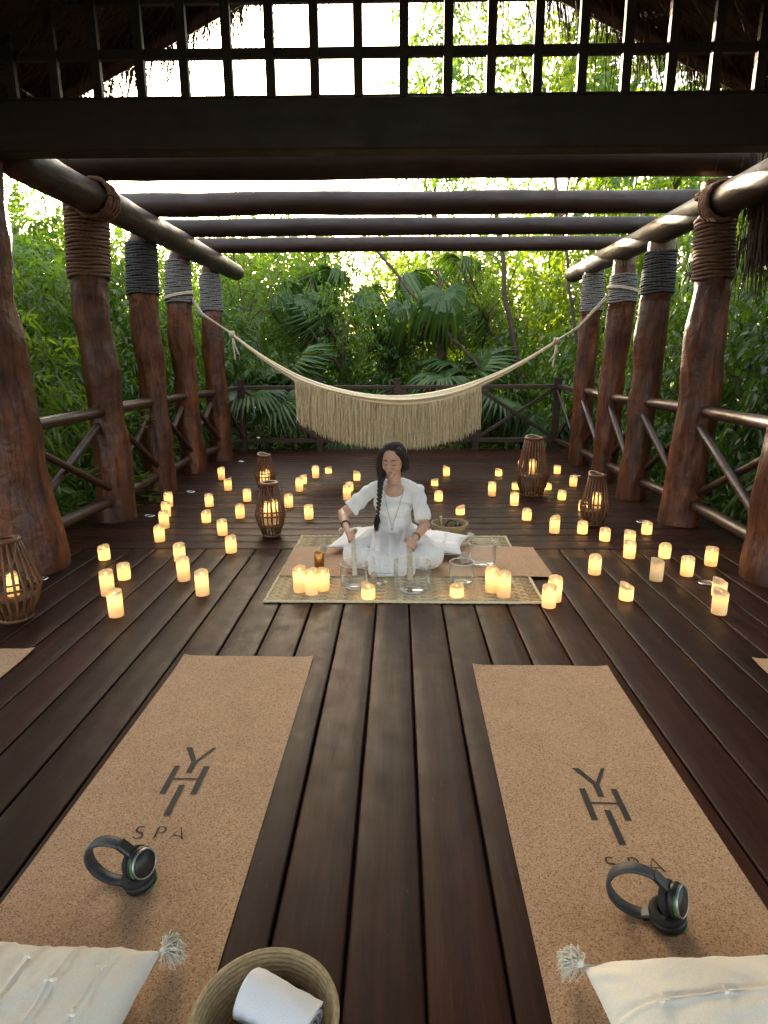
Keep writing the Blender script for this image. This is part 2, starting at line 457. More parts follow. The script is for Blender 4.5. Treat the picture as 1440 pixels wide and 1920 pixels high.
# ------------------------------------------------------------------ mesh helpers
class MB:
    def __init__(s):
        s.v = []
        s.f = []
    def add(s, vs, fs):
        b = len(s.v)
        s.v.extend([tuple(p) for p in vs])
        s.f.extend([tuple(i+b for i in f) for f in fs])
    def box(s, c, size, rot=None, bevel=0.0):
        hx, hy, hz = size[0]/2, size[1]/2, size[2]/2
        c = Vector(c)
        if bevel <= 0:
            vs = [Vector((x, y, z)) for z in (-hz, hz) for y in (-hy, hy) for x in (-hx, hx)]
            fs = [(0, 2, 3, 1), (4, 5, 7, 6), (0, 1, 5, 4), (2, 6, 7, 3), (0, 4, 6, 2), (1, 3, 7, 5)]
        else:
            b = bevel
            vs, fs = [], []
            # chamfered profile in yz, extruded in x
            prof = [(-hy+b, -hz), (hy-b, -hz), (hy, -hz+b), (hy, hz-b), (hy-b, hz), (-hy+b, hz), (-hy, hz-b), (-hy, -hz+b)]
            for x in (-hx, hx):
                vs += [Vector((x, p[0], p[1])) for p in prof]
            n = 8
            fs = [(i, (i+1) % n, n+(i+1) % n, n+i) for i in range(n)]
            fs += [tuple(range(n-1, -1, -1)), tuple(range(n, 2*n))]
        if rot is not None:
            vs = [rot @ p for p in vs]
        s.add([p+c for p in vs], fs)
        return s
    def tube(s, pts, radii, seg=8, caps=True, closed=False, flat=None, phase=0.0):
        pts = [Vector(p) for p in pts]
        n = len(pts)
        if isinstance(radii, (int, float)):
            radii = [radii]*n
        tang = []
        for i in range(n):
            if closed:
                t = pts[(i+1) % n]-pts[i-1]
            else:
                t = pts[min(i+1, n-1)]-pts[max(i-1, 0)]
            tang.append(t.normalized() if t.length > 1e-9 else Vector((0, 0, 1)))
        a = Vector((0, 0, 1)) if abs(tang[0].z) < 0.9 else Vector((1, 0, 0))
        nrm = (a-tang[0]*a.dot(tang[0])).normalized()
        vs, fs = [], []
        for i in range(n):
            t = tang[i]
            nrm = (nrm-t*nrm.dot(t))
            nrm = nrm.normalized() if nrm.length > 1e-6 else t.orthogonal().normalized()
            bn = t.cross(nrm)
            for k in range(seg):
                ang = 2*PI*k/seg+phase
                r = radii[i]
                vs.append(pts[i]+nrm*(math.cos(ang)*r*(flat[0] if flat else 1))+bn*(math.sin(ang)*r*(flat[1] if flat else 1)))
        rng = n if closed else n-1
        for i in range(rng):
            j = (i+1) % n
            for k in range(seg):
                k2 = (k+1) % seg
                fs.append((i*seg+k, i*seg+k2, j*seg+k2, j*seg+k))
        if caps and not closed:
            fs.append(tuple(range(seg-1, -1, -1)))
            fs.append(tuple((n-1)*seg+k for k in range(seg)))
        s.add(vs, fs)
        return s
    def lathe(s, prof, seg=24, c=(0, 0, 0), close=False):
        vs, fs = [], []
        for r, z in prof:
            for k in range(seg):
                a = 2*PI*k/seg
                vs.append((c[0]+r*math.cos(a), c[1]+r*math.sin(a), c[2]+z))
        n = len(prof)
        for i in range(n-1 if not close else n):
            j = (i+1) % n
            for k in range(seg):
                k2 = (k+1) % seg
                fs.append((i*seg+k, i*seg+k2, j*seg+k2, j*seg+k))
        s.add(vs, fs)
        return s
    def disc(s, c, r, seg=24):
        vs = [(c[0]+r*math.cos(2*PI*k/seg), c[1]+r*math.sin(2*PI*k/seg), c[2]) for k in range(seg)]
        s.add(vs, [tuple(range(seg))])
        return s
    def ell(s, c, rad, rot=None, nu=12, nv=8):
        vs, fs = [], []
        c = Vector(c)
        for j in range(nv+1):
            th = PI*j/nv
            for i in range(nu):
                ph = 2*PI*i/nu
                p = Vector((rad[0]*math.sin(th)*math.cos(ph), rad[1]*math.sin(th)*math.sin(ph), -rad[2]*math.cos(th)))
                if rot is not None:
                    p = rot @ p
                vs.append(p+c)
        for j in range(nv):
            for i in range(nu):
                i2 = (i+1) % nu
                fs.append((j*nu+i, j*nu+i2, (j+1)*nu+i2, (j+1)*nu+i))
        s.add(vs, fs)
        return s
    def build(s, name, mat, parent=None, smooth=True, loc=None):
        me = bpy.data.meshes.new(name)
        me.from_pydata(s.v, [], s.f)
        me.validate()
        return obj(name, me, mat, parent, smooth, loc)

def obj(name, me, mat, parent=None, smooth=True, loc=None):
    if mat is not None and len(me.materials) == 0:
        me.materials.append(M[mat] if isinstance(mat, str) else mat)
    if smooth and len(me.polygons):
        me.polygons.foreach_set('use_smooth', [True]*len(me.polygons))
    o = bpy.data.objects.new(name, me)
    COL.objects.link(o)
    if parent is not None:
        o.parent = parent
    if loc is not None:
        o.location = loc
    return o

def np_mesh(name, verts, faces):
    """fast mesh from numpy arrays; faces all have the same vertex count"""
    me = bpy.data.meshes.new(name)
    verts = np.asarray(verts, dtype=np.float32)
    faces = np.asarray(faces, dtype=np.int32)
    nf, k = faces.shape
    me.vertices.add(len(verts))
    me.vertices.foreach_set('co', verts.ravel())
    me.loops.add(nf*k)
    me.loops.foreach_set('vertex_index', faces.ravel())
    me.polygons.add(nf)
    me.polygons.foreach_set('loop_start', np.arange(0, nf*k, k, dtype=np.int32))
    me.update(calc_edges=True)
    return me

def tag(o, label=None, cat=None, group=None, kind=None):
    if label: o['label'] = label
    if cat: o['category'] = cat
    if group: o['group'] = group
    if kind: o['kind'] = kind
    return o

def empty(name, loc=(0, 0, 0), rz=0.0, label=None, cat=None, group=None):
    o = bpy.data.objects.new(name, None)
    o.empty_display_size = 0.1
    COL.objects.link(o)
    o.location = loc
    o.rotation_euler = (0, 0, rz)
    return tag(o, label, cat, group)

def copy_tree(o, parent=None):
    c = o.copy()
    COL.objects.link(c)
    c.parent = parent
    for ch in o.children:
        copy_tree(ch, c)
    return c

def fbm(p, sc=1.0, o=3):
    return noise.fractal(Vector(p)*sc, 1.0, 2.0, o)
def wchild(mb, name, mat, root, smooth=True):
    """part built in world coordinates under an unrotated Empty root"""
    o = mb.build(name, mat, root, smooth)
    if root is not None and root.type == 'EMPTY':
        o.location = -Vector(root.location)
    return o

# ------------------------------------------------------------------ ground
def build_ground():
    n = 90
    xs = np.linspace(-1, 1, n)
    xs = np.sign(xs)*(np.abs(xs)**2.2)*300
    X, Y = np.meshgrid(xs, xs+8)
    Z = np.zeros_like(X)
    for i in range(n):
        for j in range(n):
            Z[i, j] = -0.85+0.14*fbm((X[i, j]*0.5, Y[i, j]*0.5, 0.3))
    V = np.stack([X.ravel(), Y.ravel(), Z.ravel()], 1)
    idx = np.arange(n*n).reshape(n, n)
    Fc = np.stack([idx[:-1, :-1].ravel(), idx[:-1, 1:].ravel(), idx[1:, 1:].ravel(), idx[1:, :-1].ravel()], 1)
    mt, nt, out = mat_new('forest_floor')
    v = coords(nt, (1, 1, 1), rand=False)
    n1 = noise_t(nt, v, 3.0, 8, 0.7)
    n2 = noise_t(nt, v, 0.5, 3)
    c = ramp(nt, n1, [(0.3, (0.020, 0.016, 0.010)), (0.55, (0.045, 0.042, 0.020)), (0.8, (0.06, 0.085, 0.03))])
    c = mix(nt, 0.5, c, ramp(nt, n2, [(0.3, (0.6, 0.6, 0.6)), (0.7, (1.2, 1.2, 1.1))]), 'MULTIPLY')
    principled(nt, out, c, 0.95, normal=bump(nt, n1, 0.8, 0.05))
    o = obj('ground', np_mesh('ground', V, Fc), mt)
    tag(o, kind='structure')
build_ground()

# ------------------------------------------------------------------ deck
SEAM = 4.655
PW = 0.19625
def plank_mesh(L, W, seed):
    """board along local x, top at z=0, softly rounded long edges that wander a little"""
    r = random.Random(seed)
    nx = max(10, int(L/0.22))
    vs, fs = [], []
    g = W/2-0.0040
    T = 0.028
    ph = r.uniform(0, 50)
    for i in range(nx+1):
        x = -L/2+L*i/nx
        e1 = 0.0026*noise.noise((x*1.9+ph, 0.3, 0))+0.0018*noise.noise((x*9+ph, 2.0, 0))
        e2 = 0.0026*noise.noise((x*1.9+ph, 7.3, 0))+0.0018*noise.noise((x*9+ph, 9.0, 0))
        cup = 0.0012*noise.noise((x*0.9+ph, 4, 4))
        prof = [(-g+e1, -T), (-g+e1, -0.006), (-g+e1+0.0025, -0.0018), (-g+e1+0.007, 0.0), (-g*0.35, cup), (g*0.35, cup), (g+e2-0.007, 0.0), (g+e2-0.0025, -0.0018), (g+e2, -0.006), (g+e2, -T)]
        vs += [(x, p[0], p[1]) for p in prof]
    k = 10
    for i in range(nx):
        for j in range(k-1):
            fs.append((i*k+j, (i+1)*k+j, (i+1)*k+j+1, i*k+j+1))
    fs.append(tuple(range(k)))
    fs.append(tuple(nx*k+j for j in range(k-1, -1, -1)))
    me = bpy.data.meshes.new('plank')
    me.from_pydata(vs, [], fs)
    return me

def build_deck():
    mb = MB()
    mb.box((0, -0.2, -0.075), (7.6, 9.6, 0.07))
    mb.box((0, 7.35, -0.075), (5.9, 5.4, 0.07))
    # joists, fascia and stub piles under the platform
    for x in (-2.6, 0, 2.6):
        for y in (1.5, 4.5, 7.5, 9.6):
            mb.tube([(x, y, -1.2), (x, y, -0.1)], 0.12, 10)
    d = mb.build('deck', 'under', None, False)
    tag(d, kind='structure')
    r = random.Random(3)
    # long boards that run towards the back
    vars_a = [plank_mesh(7.3, PW, s) for s in range(7)]
    for n in range(-6, 30):
        xc = -2.0952+PW*(n+0.5)
        o = obj('plank', vars_a[(n*3) % 7], 'plank', d)
        o.rotation_euler = (0, 0, PI/2 if r.random() < 0.5 else -PI/2)
        o.location = (xc, SEAM-0.012-7.3/2, r.uniform(-0.0016, 0.0008))
    # cross boards at the back
    vars_b = [plank_mesh(5.9, PW, s+20) for s in range(7)]
    k = 0
    y = SEAM
    while y < 10.0:
        o = obj('plank', vars_b[k % 7], 'plank', d)
        o.rotation_euler = (0, 0, PI if r.random() < 0.5 else 0)
        o.location = (0, y+PW/2, r.uniform(-0.0016, 0.0010))
        y += PW
        k += 1
    return d
deck = build_deck()
# face boards at the open rear edge of the platform
mb = MB().box((0, 10.085, -0.09), (5.9, 0.03, 0.17))
o = mb.build('fascia_board', 'plank', deck, False)

# ------------------------------------------------------------------ posts
POSTS = {
'L1':(5.62,[(-2.574, 2.882, 0.150), (-2.615, 2.638, 0.152), (-2.658, 2.081, 0.15), (-2.667, 1.899, 0.158), (-2.676, 1.747, 0.164), (-2.661, 1.589, 0.149), (-2.642, 1.43, 0.154), (-2.636, 1.319, 0.157), (-2.634, 1.109, 0.143), (-2.636, 0.942, 0.146), (-2.633, 0.773, 0.159), (-2.632, 0.607, 0.165), (-2.628, 0.363, 0.17), (-2.628, 0.166, 0.168), (-2.64, -0.02, 0.178)]),
'L2':(6.85,[(-2.60, 2.70, 0.137), (-2.655, 2.599, 0.138), (-2.688, 2.066, 0.146), (-2.701, 1.808, 0.154), (-2.69, 1.522, 0.16), (-2.684, 1.327, 0.145), (-2.683, 1.129, 0.143), (-2.682, 0.829, 0.151), (-2.68, 0.523, 0.173), (-2.68, 0.125, 0.171), (-2.691, -0.02, 0.178)]),
'L3':(8.04,[(-2.62, 2.70, 0.13), (-2.686, 2.619, 0.132), (-2.709, 2.088, 0.147), (-2.72, 1.758, 0.158), (-2.705, 1.415, 0.15), (-2.7, 1.191, 0.141), (-2.714, 0.72, 0.153), (-2.697, 0.242, 0.162), (-2.701, -0.02, 0.17)]),
'L4':(9.05,[(-2.56, 2.70, 0.12), (-2.595, 2.591, 0.122), (-2.598, 2.066, 0.138), (-2.61, 1.664, 0.156), (-2.604, 1.282, 0.146), (-2.604, 0.893, 0.159), (-2.595, 0.355, 0.154), (-2.609, -0.02, 0.168)]),
'R1':(5.45,[(2.523, 2.78, 0.125), (2.527, 2.538, 0.130), (2.564, 2.02, 0.133), (2.552, 1.774, 0.152), (2.545, 1.626, 0.159), (2.547, 1.48, 0.162), (2.565, 1.252, 0.163), (2.568, 1.02, 0.157), (2.546, 0.779, 0.163), (2.536, 0.621, 0.16), (2.529, 0.389, 0.161), (2.508, 0.202, 0.163), (2.501, -0.02, 0.178)]),
'R2':(6.5,[(2.52, 2.60, 0.119), (2.534, 2.507, 0.120), (2.526, 2.015, 0.145), (2.513, 1.755, 0.159), (2.509, 1.576, 0.155), (2.519, 1.306, 0.136), (2.499, 1.031, 0.145), (2.482, 0.842, 0.143), (2.486, 0.557, 0.14), (2.451, 0.186, 0.15), (2.459, -0.02, 0.158)]),
'R3':(7.5,[(2.52, 2.60, 0.117), (2.53, 2.479, 0.118), (2.537, 2.008, 0.147), (2.527, 1.699, 0.149), (2.513, 1.389, 0.135), (2.502, 1.073, 0.143), (2.497, 0.75, 0.144), (2.495, 0.42, 0.149), (2.471, 0.084, 0.138), (2.485, -0.02, 0.138)]),
'R4':(8.62,[(2.52, 2.60, 0.122), (2.527, 2.494, 0.122), (2.522, 1.994, 0.129), (2.515, 1.623, 0.131), (2.505, 1.264, 0.132), (2.503, 0.898, 0.134), (2.5, 0.524, 0.142), (2.494, 0.142, 0.14), (2.496, -0.02, 0.132)]),
'L0':(4.18,[(-2.66, 2.66, 0.198), (-2.69, 2.372, 0.199), (-2.702, 2.06, 0.209), (-2.719, 1.769, 0.217), (-2.688, 1.629, 0.222), (-2.69, 1.405, 0.216), (-2.683, 1.248, 0.214), (-2.672, 1.075, 0.218), (-2.671, 0.949, 0.218), (-2.671, 0.586, 0.226), (-2.642, 0.388, 0.234), (-2.61, -0.02, 0.245)]),
'R0':(4.0,[(2.53, 2.66, 0.172), (2.526, 2.279, 0.172), (2.514, 1.809, 0.173), (2.511, 1.341, 0.175), (2.524, 0.932, 0.179), (2.512, 0.778, 0.183), (2.504, 0.533, 0.186), (2.503, 0.285, 0.188), (2.485, 0.156, 0.195), (2.492, -0.02, 0.205)]),
}
ROPES = {  # z bottom, z top, rope radius, material, twist detail
'L1': (2.103, 2.660, 0.0150, 'rope_brown', 190), 'L2': (2.088, 2.600, 0.0125, 'rope_black', 120),
'L3': (2.101, 2.600, 0.0125, 'rope_grey', 110), 'L4': (2.073, 2.575, 0.0125, 'rope_grey', 100),
'R1': (2.028, 2.520, 0.0150, 'rope_brown', 190), 'R2': (2.020, 2.430, 0.0125, 'rope_black', 120),
'R3': (2.019, 2.327, 0.0120, 'rope_grey', 110), 'R4': (2.000, 2.470, 0.0120, 'rope_grey', 100)}
POST_LABEL = {
'L0': 'thickest brown trunk post, cut off by the left edge of the picture',
'L1': 'left trunk post with a wide brown rope collar, lashed to the side log',
'L2': 'left trunk post with a black rope collar',
'L3': 'left trunk post with a grey rope collar that the hammock cord is tied to',
'L4': 'farthest left trunk post, thin grey rope collar, beside the back railing',
'R0': 'red-brown trunk post cut off by the right edge of the picture',
'R1': 'right trunk post with a wide brown rope collar, lashed to the side log',
'R2': 'right trunk post with a black rope collar below a bare pale top',
'R3': 'right trunk post with a grey rope collar that the hammock cord is tied to',
'R4': 'farthest right trunk post, grey rope collar, beside the back railing'}
def post_at(key, z):
    y, rows = POSTS[key]
    zs = [q[1] for q in rows][::-1]
    x = float(np.interp(z, zs, [q[0] for q in rows][::-1]))
    r = float(np.interp(z, zs, [q[2] for q in rows][::-1]))
    return x, y, r
def build_post(key):
    y0, rows = POSTS[key]
    root = empty('trunk_post', (rows[-1][0], y0, 0), 0, POST_LABEL[key], 'post', 'tree trunk posts of the pergola')
    zb, zt = rows[-1][1], rows[0][1]
    nr, seg = 90, 40
    sd = (sum(ord(c)*17 for c in key)*0.37) % 60.0
    vs, fs = [], []
    zsr = ROPES.get(key)
    for i in range(nr+1):
        z = zb+(zt-zb)*i/nr
        # smoothed profile
        xs = rs = 0
        for dz in (-0.06, -0.03, 0, 0.03, 0.06):
            a = post_at(key, z+dz)
            xs += a[0]/5
            rs += a[2]/5
        inrope = zsr and z > zsr[0]-0.03
        amp = 0.02 if inrope else 1.0
        yy = y0+0.05*amp*noise.noise((sd, z*0.9, 1.5))
        for k in range(seg):
            a = 2*PI*k/seg
            ca, sa = math.cos(a), math.sin(a)
            n1 = noise.noise((ca*1.1+sd, sa*1.1, z*2.1))
            n2 = noise.noise((ca*2.4, sa*2.4+sd, z*4.6))
            n3 = noise.noise((ca*5, sa*5+sd, z*1.2))
            # hewn facets: soft ridges that run down the trunk
            fac = abs(noise.noise((ca*1.9+sd*2, sa*1.9, z*1.9)))
            r = rs*(1+amp*(0.10*n1+0.060*n2+0.014*n3-0.15*fac+0.010))
            vs.append((xs+r*ca, yy+r*sa, z))
    for i in range(nr):
        for k in range(seg):
            k2 = (k+1) % seg
            fs.append((i*seg+k, i*seg+k2, (i+1)*seg+k2, (i+1)*seg+k))
    fs.append(tuple(nr*seg+k for k in range(seg)))
    mb = MB()
    mb.add(vs, fs)
    wchild(mb, 'trunk', 'trunk', root)
    if zsr:
        z0, z1, rr, mt, steps = zsr
        coils = int((z1-z0)/(2*rr*0.97))
        n = coils*steps
        t = np.arange(n+1)/steps
        z = z0+rr+t*(2*rr*0.97)
        ang = 2*PI*t
        px = np.empty(n+1); pr = np.empty(n+1)
        for i in range(n+1):
            a = post_at(key, z[i])
            px[i] = a[0]; pr[i] = a[2]+rr*0.75
        cz = np.cos(ang); sz = np.sin(ang)
        seg = 7
        tw = ang*(steps/5.2)/1.0
        V = np.empty((n+1, seg, 3))
        wob = 0.0035*np.sin(ang*3.1+sd)+0.003*np.sin(ang*0.37*7+1)
        for k in range(seg):
            b = 2*PI*k/seg
            loc_r = rr*(1+0.20*np.cos(3*b+tw))
            dr = np.cos(b)*loc_r
            V[:, k, 0] = px+(pr+dr)*cz
            V[:, k, 1] = y0+(pr+dr)*sz
            V[:, k, 2] = z+np.sin(b)*loc_r+wob
        idx = np.arange((n+1)*seg).reshape(n+1, seg)
        a = idx[:-1]; b = idx[1:]
        Fc = np.stack([a.ravel(), np.roll(a, -1, 1).ravel(), np.roll(b, -1, 1).ravel(), b.ravel()], 1)
        o = obj('rope_collar', np_mesh('rope_collar', V.reshape(-1, 3), Fc), mt, root)
        o.location = -Vector(root.location)
        if key in ('R2', 'R3'):
            top = rows[1][1]+0.06
            xx, yy, r0 = post_at(key, top-0.1)
            mb = MB()
            prof = [(r0*1.04, z1-0.06), (r0*1.02, z1+0.02), (r0*1.0, top), (r0*0.92, top+0.02), (0.001, top+0.022)]
            mb.lathe(prof, 20, (xx, yy, 0))
            wchild(mb, 'bare_post_top', 'cutwood', root)
    return root
post_objs = {k: build_post(k) for k in POSTS}

# ------------------------------------------------------------------ rope lashings where the front posts carry the side logs
def twisted(mb, pts, r, per=0.05, seg=6):
    """resample a path and sweep a three-strand rope along it"""
    pts = [Vector(p) for p in pts]
    out = []
    acc = 0.0
    step = per/5
    res = []
    for a, b in zip(pts[:-1], pts[1:]):
        L = (b-a).length
        n = max(1, int(L/step))
        for i in range(n):
            res.append(a.lerp(b, i/n))
    res.append(pts[-1])
    rad = [r*(1+0.13*math.sin(i*2*PI/5)) for i in range(len(res))]
    mb.tube(res, rad, seg)
    return mb
def lashing(key, logx, logz, logr, sgn):
    """rope turns round the side log beside the post, and diagonal turns over the joint"""
    x, y, r = post_at(key, 2.7)
    root = post_objs[key]
    for j in range(4):
        mb = MB()
        pts = []
        for i in range(61):
            a = 2*PI*i/60
            e = 0.020+0.004*math.sin(2*a+j)
            yy = y+(-0.20+0.040*j)+0.025*math.sin(a+j*0.6)
            pts.append((logx+(logr+e)*math.cos(a), yy, logz+(logr+e)*math.sin(a)))
        twisted(mb, pts, 0.0205, 0.06, 8)
        wchild(mb, 'rope_lashing', 'rope_brown', root)
    for j in range(2):
        mb = MB()
        pts = []
        for i in range(61):
            a = 2*PI*i/60
            pts.append((x+(r+0.020)*math.cos(a), y+(r+0.020)*math.sin(a), 2.665+0.036*j+0.018*math.sin(a+j)))
        twisted(mb, pts, 0.0185, 0.06, 8)
        wchild(mb, 'rope_lashing', 'rope_brown', root)

# ------------------------------------------------------------------ logs
def rough_log(mb, p0, p1, r0, r1, seed, seg=20, n=40, amp=0.06):
    p0, p1 = Vector(p0), Vector(p1)
    d = p1-p0
    t = d.normalized()
    a = Vector((0, 0, 1)) if abs(t.z) < 0.9 else Vector((1, 0, 0))
    u = (a-t*a.dot(t)).normalized()
    w = t.cross(u)
    vs, fs = [], []
    L = d.length
    for i in range(n+1):
        s = i/n
        c = p0+d*s+u*(0.10*r0*noise.noise((seed, s*L*0.8, 0)))+w*(0.12*r0*noise.noise((seed, s*L*0.8, 5)))
        rr = r0+(r1-r0)*s
        if i == 0 or i == n:
            rr *= 0.90
        for k in range(seg):
            b = 2*PI*k/seg
            q = rr*(1+amp*noise.noise((math.cos(b)*1.3+seed, math.sin(b)*1.3, s*L*1.7))+0.4*amp*noise.noise((math.cos(b)*4+seed, math.sin(b)*4, s*L*5)))
            vs.append(c+u*(q*math.cos(b))+w*(q*math.sin(b)))
    for i in range(n):
        for k in range(seg):
            k2 = (k+1) % seg
            fs.append((i*seg+k, i*seg+k2, (i+1)*seg+k2, (i+1)*seg+k))
    fs.append(tuple(range(seg-1, -1, -1)))
    fs.append(tuple(n*seg+k for k in range(seg)))
    mb.add(vs, fs)
    return mb
LOGL = (-2.46, 2.715, 0.125)
LOGR = (2.49, 2.60, 0.118)
def top_log(name, p0, p1, r0, r1, seed, mat, label, group, root_at):
    root = MB()
    rough_log(root, p0, p1, r0, r1, seed, 22, 60)
    o = root.build(name, mat)
    tag(o, label, 'log', group)
    return o
top_log('roof_log', (LOGL[0]-0.03, 4.38, LOGL[1]+0.01), (LOGL[0]+0.03, 9.98, LOGL[1]-0.005), 0.130, 0.118, 1.3, 'log', 'round side log running back along the tops of the left posts', 'side logs of the pergola', None)
top_log('roof_log', (LOGR[0]+0.02, 4.38, LOGR[1]+0.015), (LOGR[0]-0.02, 9.52, LOGR[1]-0.02), 0.122, 0.112, 8.3, 'log', 'round side log running back along the tops of the right posts', 'side logs of the pergola', None)
lashing('L1', LOGL[0], LOGL[1], LOGL[2], -1)
lashing('R1', LOGR[0], LOGR[1], LOGR[2], 1)
for i, (y, zc, r, lab) in enumerate([(5.52, 2.955, 0.118, 'nearest cross log, just behind the big beam under the lattice'), (6.72, 2.925, 0.112, 'second cross log back from the big beam'), (7.80, 2.915, 0.100, 'third cross log back from the big beam'), (8.93, 2.910, 0.098, 'farthest and lowest looking cross log of the pergola')]):
    top_log('cross_log', (-2.95, y+0.01, zc+0.02), (2.95, y-0.02, zc-0.01), r, r*0.93, 20+i*3.7, 'crosslog', lab, 'cross logs of the pergola', None)

# ------------------------------------------------------------------ side railings
ZT, ZB = 0.99, 0.19
def rail_bay(a, b, za, label, seed):
    ax, ay, ar = post_at(a, ZT)
    bx, by, br = post_at(b, ZT)
    root = empty('side_railing', ((ax+bx)/2, (ay+by)/2, 0), 0, label, 'railing', 'log railings between the side posts')
    r = random.Random(seed)
    def bar(name, p, q, rad):
        mb = MB()
        rough_log(mb, p, q, rad, rad*0.92, seed+r.uniform(0, 40), 12, 18, 0.09)
        wchild(mb, name, 'rail', root)
    A = lambda z, off=0: (ax+off, ay, z)
    B = lambda z, off=0: (bx+off, by, z)
    s = -1 if ax < 0 else 1
    bar('top_rail', A(ZT+r.uniform(-.01, .02)), B(ZT+r.uniform(-.02, .01)), 0.052)
    bar('bottom_rail', A(ZB), B(ZB), 0.052)
    bar('brace', A(0.93, 0.03), B(0.24, 0.03), 0.032)
    bar('brace', A(0.24, -0.035), B(0.93, -0.035), 0.036)
    return root
rail_bay('L0', 'L1', 0, 'log railing with crossed braces at far left, between the two nearest left posts', 1)
rail_bay('L1', 'L2', 0, 'log railing on the left between the brown collared and black collared posts', 2)
rail_bay('L2', 'L3', 0, 'log railing on the left between the black collared post and the hammock post', 3)
rail_bay('L3', 'L4', 0, 'log railing on the left between the hammock post and the farthest post', 4)
rail_bay('R0', 'R1', 0, 'log railing with crossed braces at far right, between the two nearest right posts', 5)
rail_bay('R1', 'R2', 0, 'log railing on the right between the brown collared and black collared posts', 6)
rail_bay('R2', 'R3', 0, 'log railing on the right between the black collared post and the hammock post', 7)
rail_bay('R3', 'R4', 0, 'log railing on the right between the hammock post and the farthest post', 8)

# ------------------------------------------------------------------ back railing
def rot_to(p, q):
    d = (Vector(q)-Vector(p))
    return d.normalized().to_track_quat('X', 'Z').to_matrix(), d.length
def plank_bar(root, name, p, q, w, t, mat='fence'):
    rm, L = rot_to(p, q)
    mb = MB().box((Vector(p)+Vector(q))/2, (L, t, w), rm, 0.006)
    return wchild(mb, name, mat, root, False)
def back_railing():
    y = 9.93
    root = empty('back_railing', (0, y, 0), 0, 'dark square-post railing with crossed braces along the back of the deck', 'railing')
    xs = [-2.48, -1.25, -0.02, 1.22, 2.47]
    for x in xs:
        mb = MB().box((x, y, 0.545), (0.095, 0.095, 1.13))
        wchild(mb, 'post', 'fence', root, False)
        mb = MB().box((x, y, 1.12), (0.115, 0.115, 0.022))
        wchild(mb, 'post_cap', 'fence', root, False)
    for a, b in zip(xs[:-1], xs[1:]):
        plank_bar(root, 'top_rail', (a+.05, y, 1.0), (b-.05, y, 1.0), 0.06, 0.07)
        plank_bar(root, 'bottom_rail', (a+.05, y, 0.17), (b-.05, y, 0.17), 0.07, 0.06)
        plank_bar(root, 'brace', (a+.05, y-0.024, 0.95), (b-.05, y-0.024, 0.22), 0.055, 0.035)
        plank_bar(root, 'brace', (a+.05, y+0.024, 0.22), (b-.05, y+0.024, 0.95), 0.055, 0.035)
    return root
back_railing()
def corner_railing(x0, y0, x1, y1, label):
    root = empty('corner_railing', ((x0+x1)/2, (y0+y1)/2, 0), 0, label, 'railing', 'short railings closing the back corners')
    plank_bar(root, 'top_rail', (x0, y0, 0.99), (x1, y1, 1.0), 0.06, 0.06)
    plank_bar(root, 'bottom_rail', (x0, y0, 0.19), (x1, y1, 0.17), 0.06, 0.06)
    plank_bar(root, 'brace', (x0+0.02, y0, 0.94), (x1+0.02, y1, 0.22), 0.05, 0.03)
    plank_bar(root, 'brace', (x0-0.02, y0, 0.24), (x1-0.02, y1, 0.94), 0.05, 0.03)
corner_railing(-2.60, 9.17, -2.50, 9.88, 'short crossed railing closing the back left corner of the deck')
corner_railing(2.50, 8.75, 2.48, 9.88, 'short crossed railing closing the back right corner of the deck')

# ------------------------------------------------------------------ beam, trellis
mb = MB()
rm = Matrix.Rotation(R(0.25), 3, 'Y')
mb.box((0, 4.22, 2.805), (9.6, 0.15, 0.285), rm, 0.012)
beam = mb.build('roof_beam', 'beam', None, False)
tag(beam, 'wide dark squared beam spanning the whole picture under the lattice', 'beam')
def trellis():
    root = empty('lattice_screen', (0, 4.22, 2.95), 0, 'dark square wooden lattice standing on the wide beam', 'lattice')
    r = random.Random(11)
    for k in range(-13, 14):
        x = 0.028+0.2605*k
        mb = MB().box((x+r.uniform(-.006, .006), 4.20, 3.40), (0.054, 0.036, 0.91), None)
        wchild(mb, 'upright_slat', 'beam', root, False)
    for z, h in ((2.968, 0.034), (3.208, 0.052), (3.490, 0.052), (3.755, 0.052)):
        mb = MB().box((0, 4.238, z-0.0035), (9.0, 0.034, h), rm)
        wchild(mb, 'cross_slat', 'beam', root, False)
    return root
trellis()

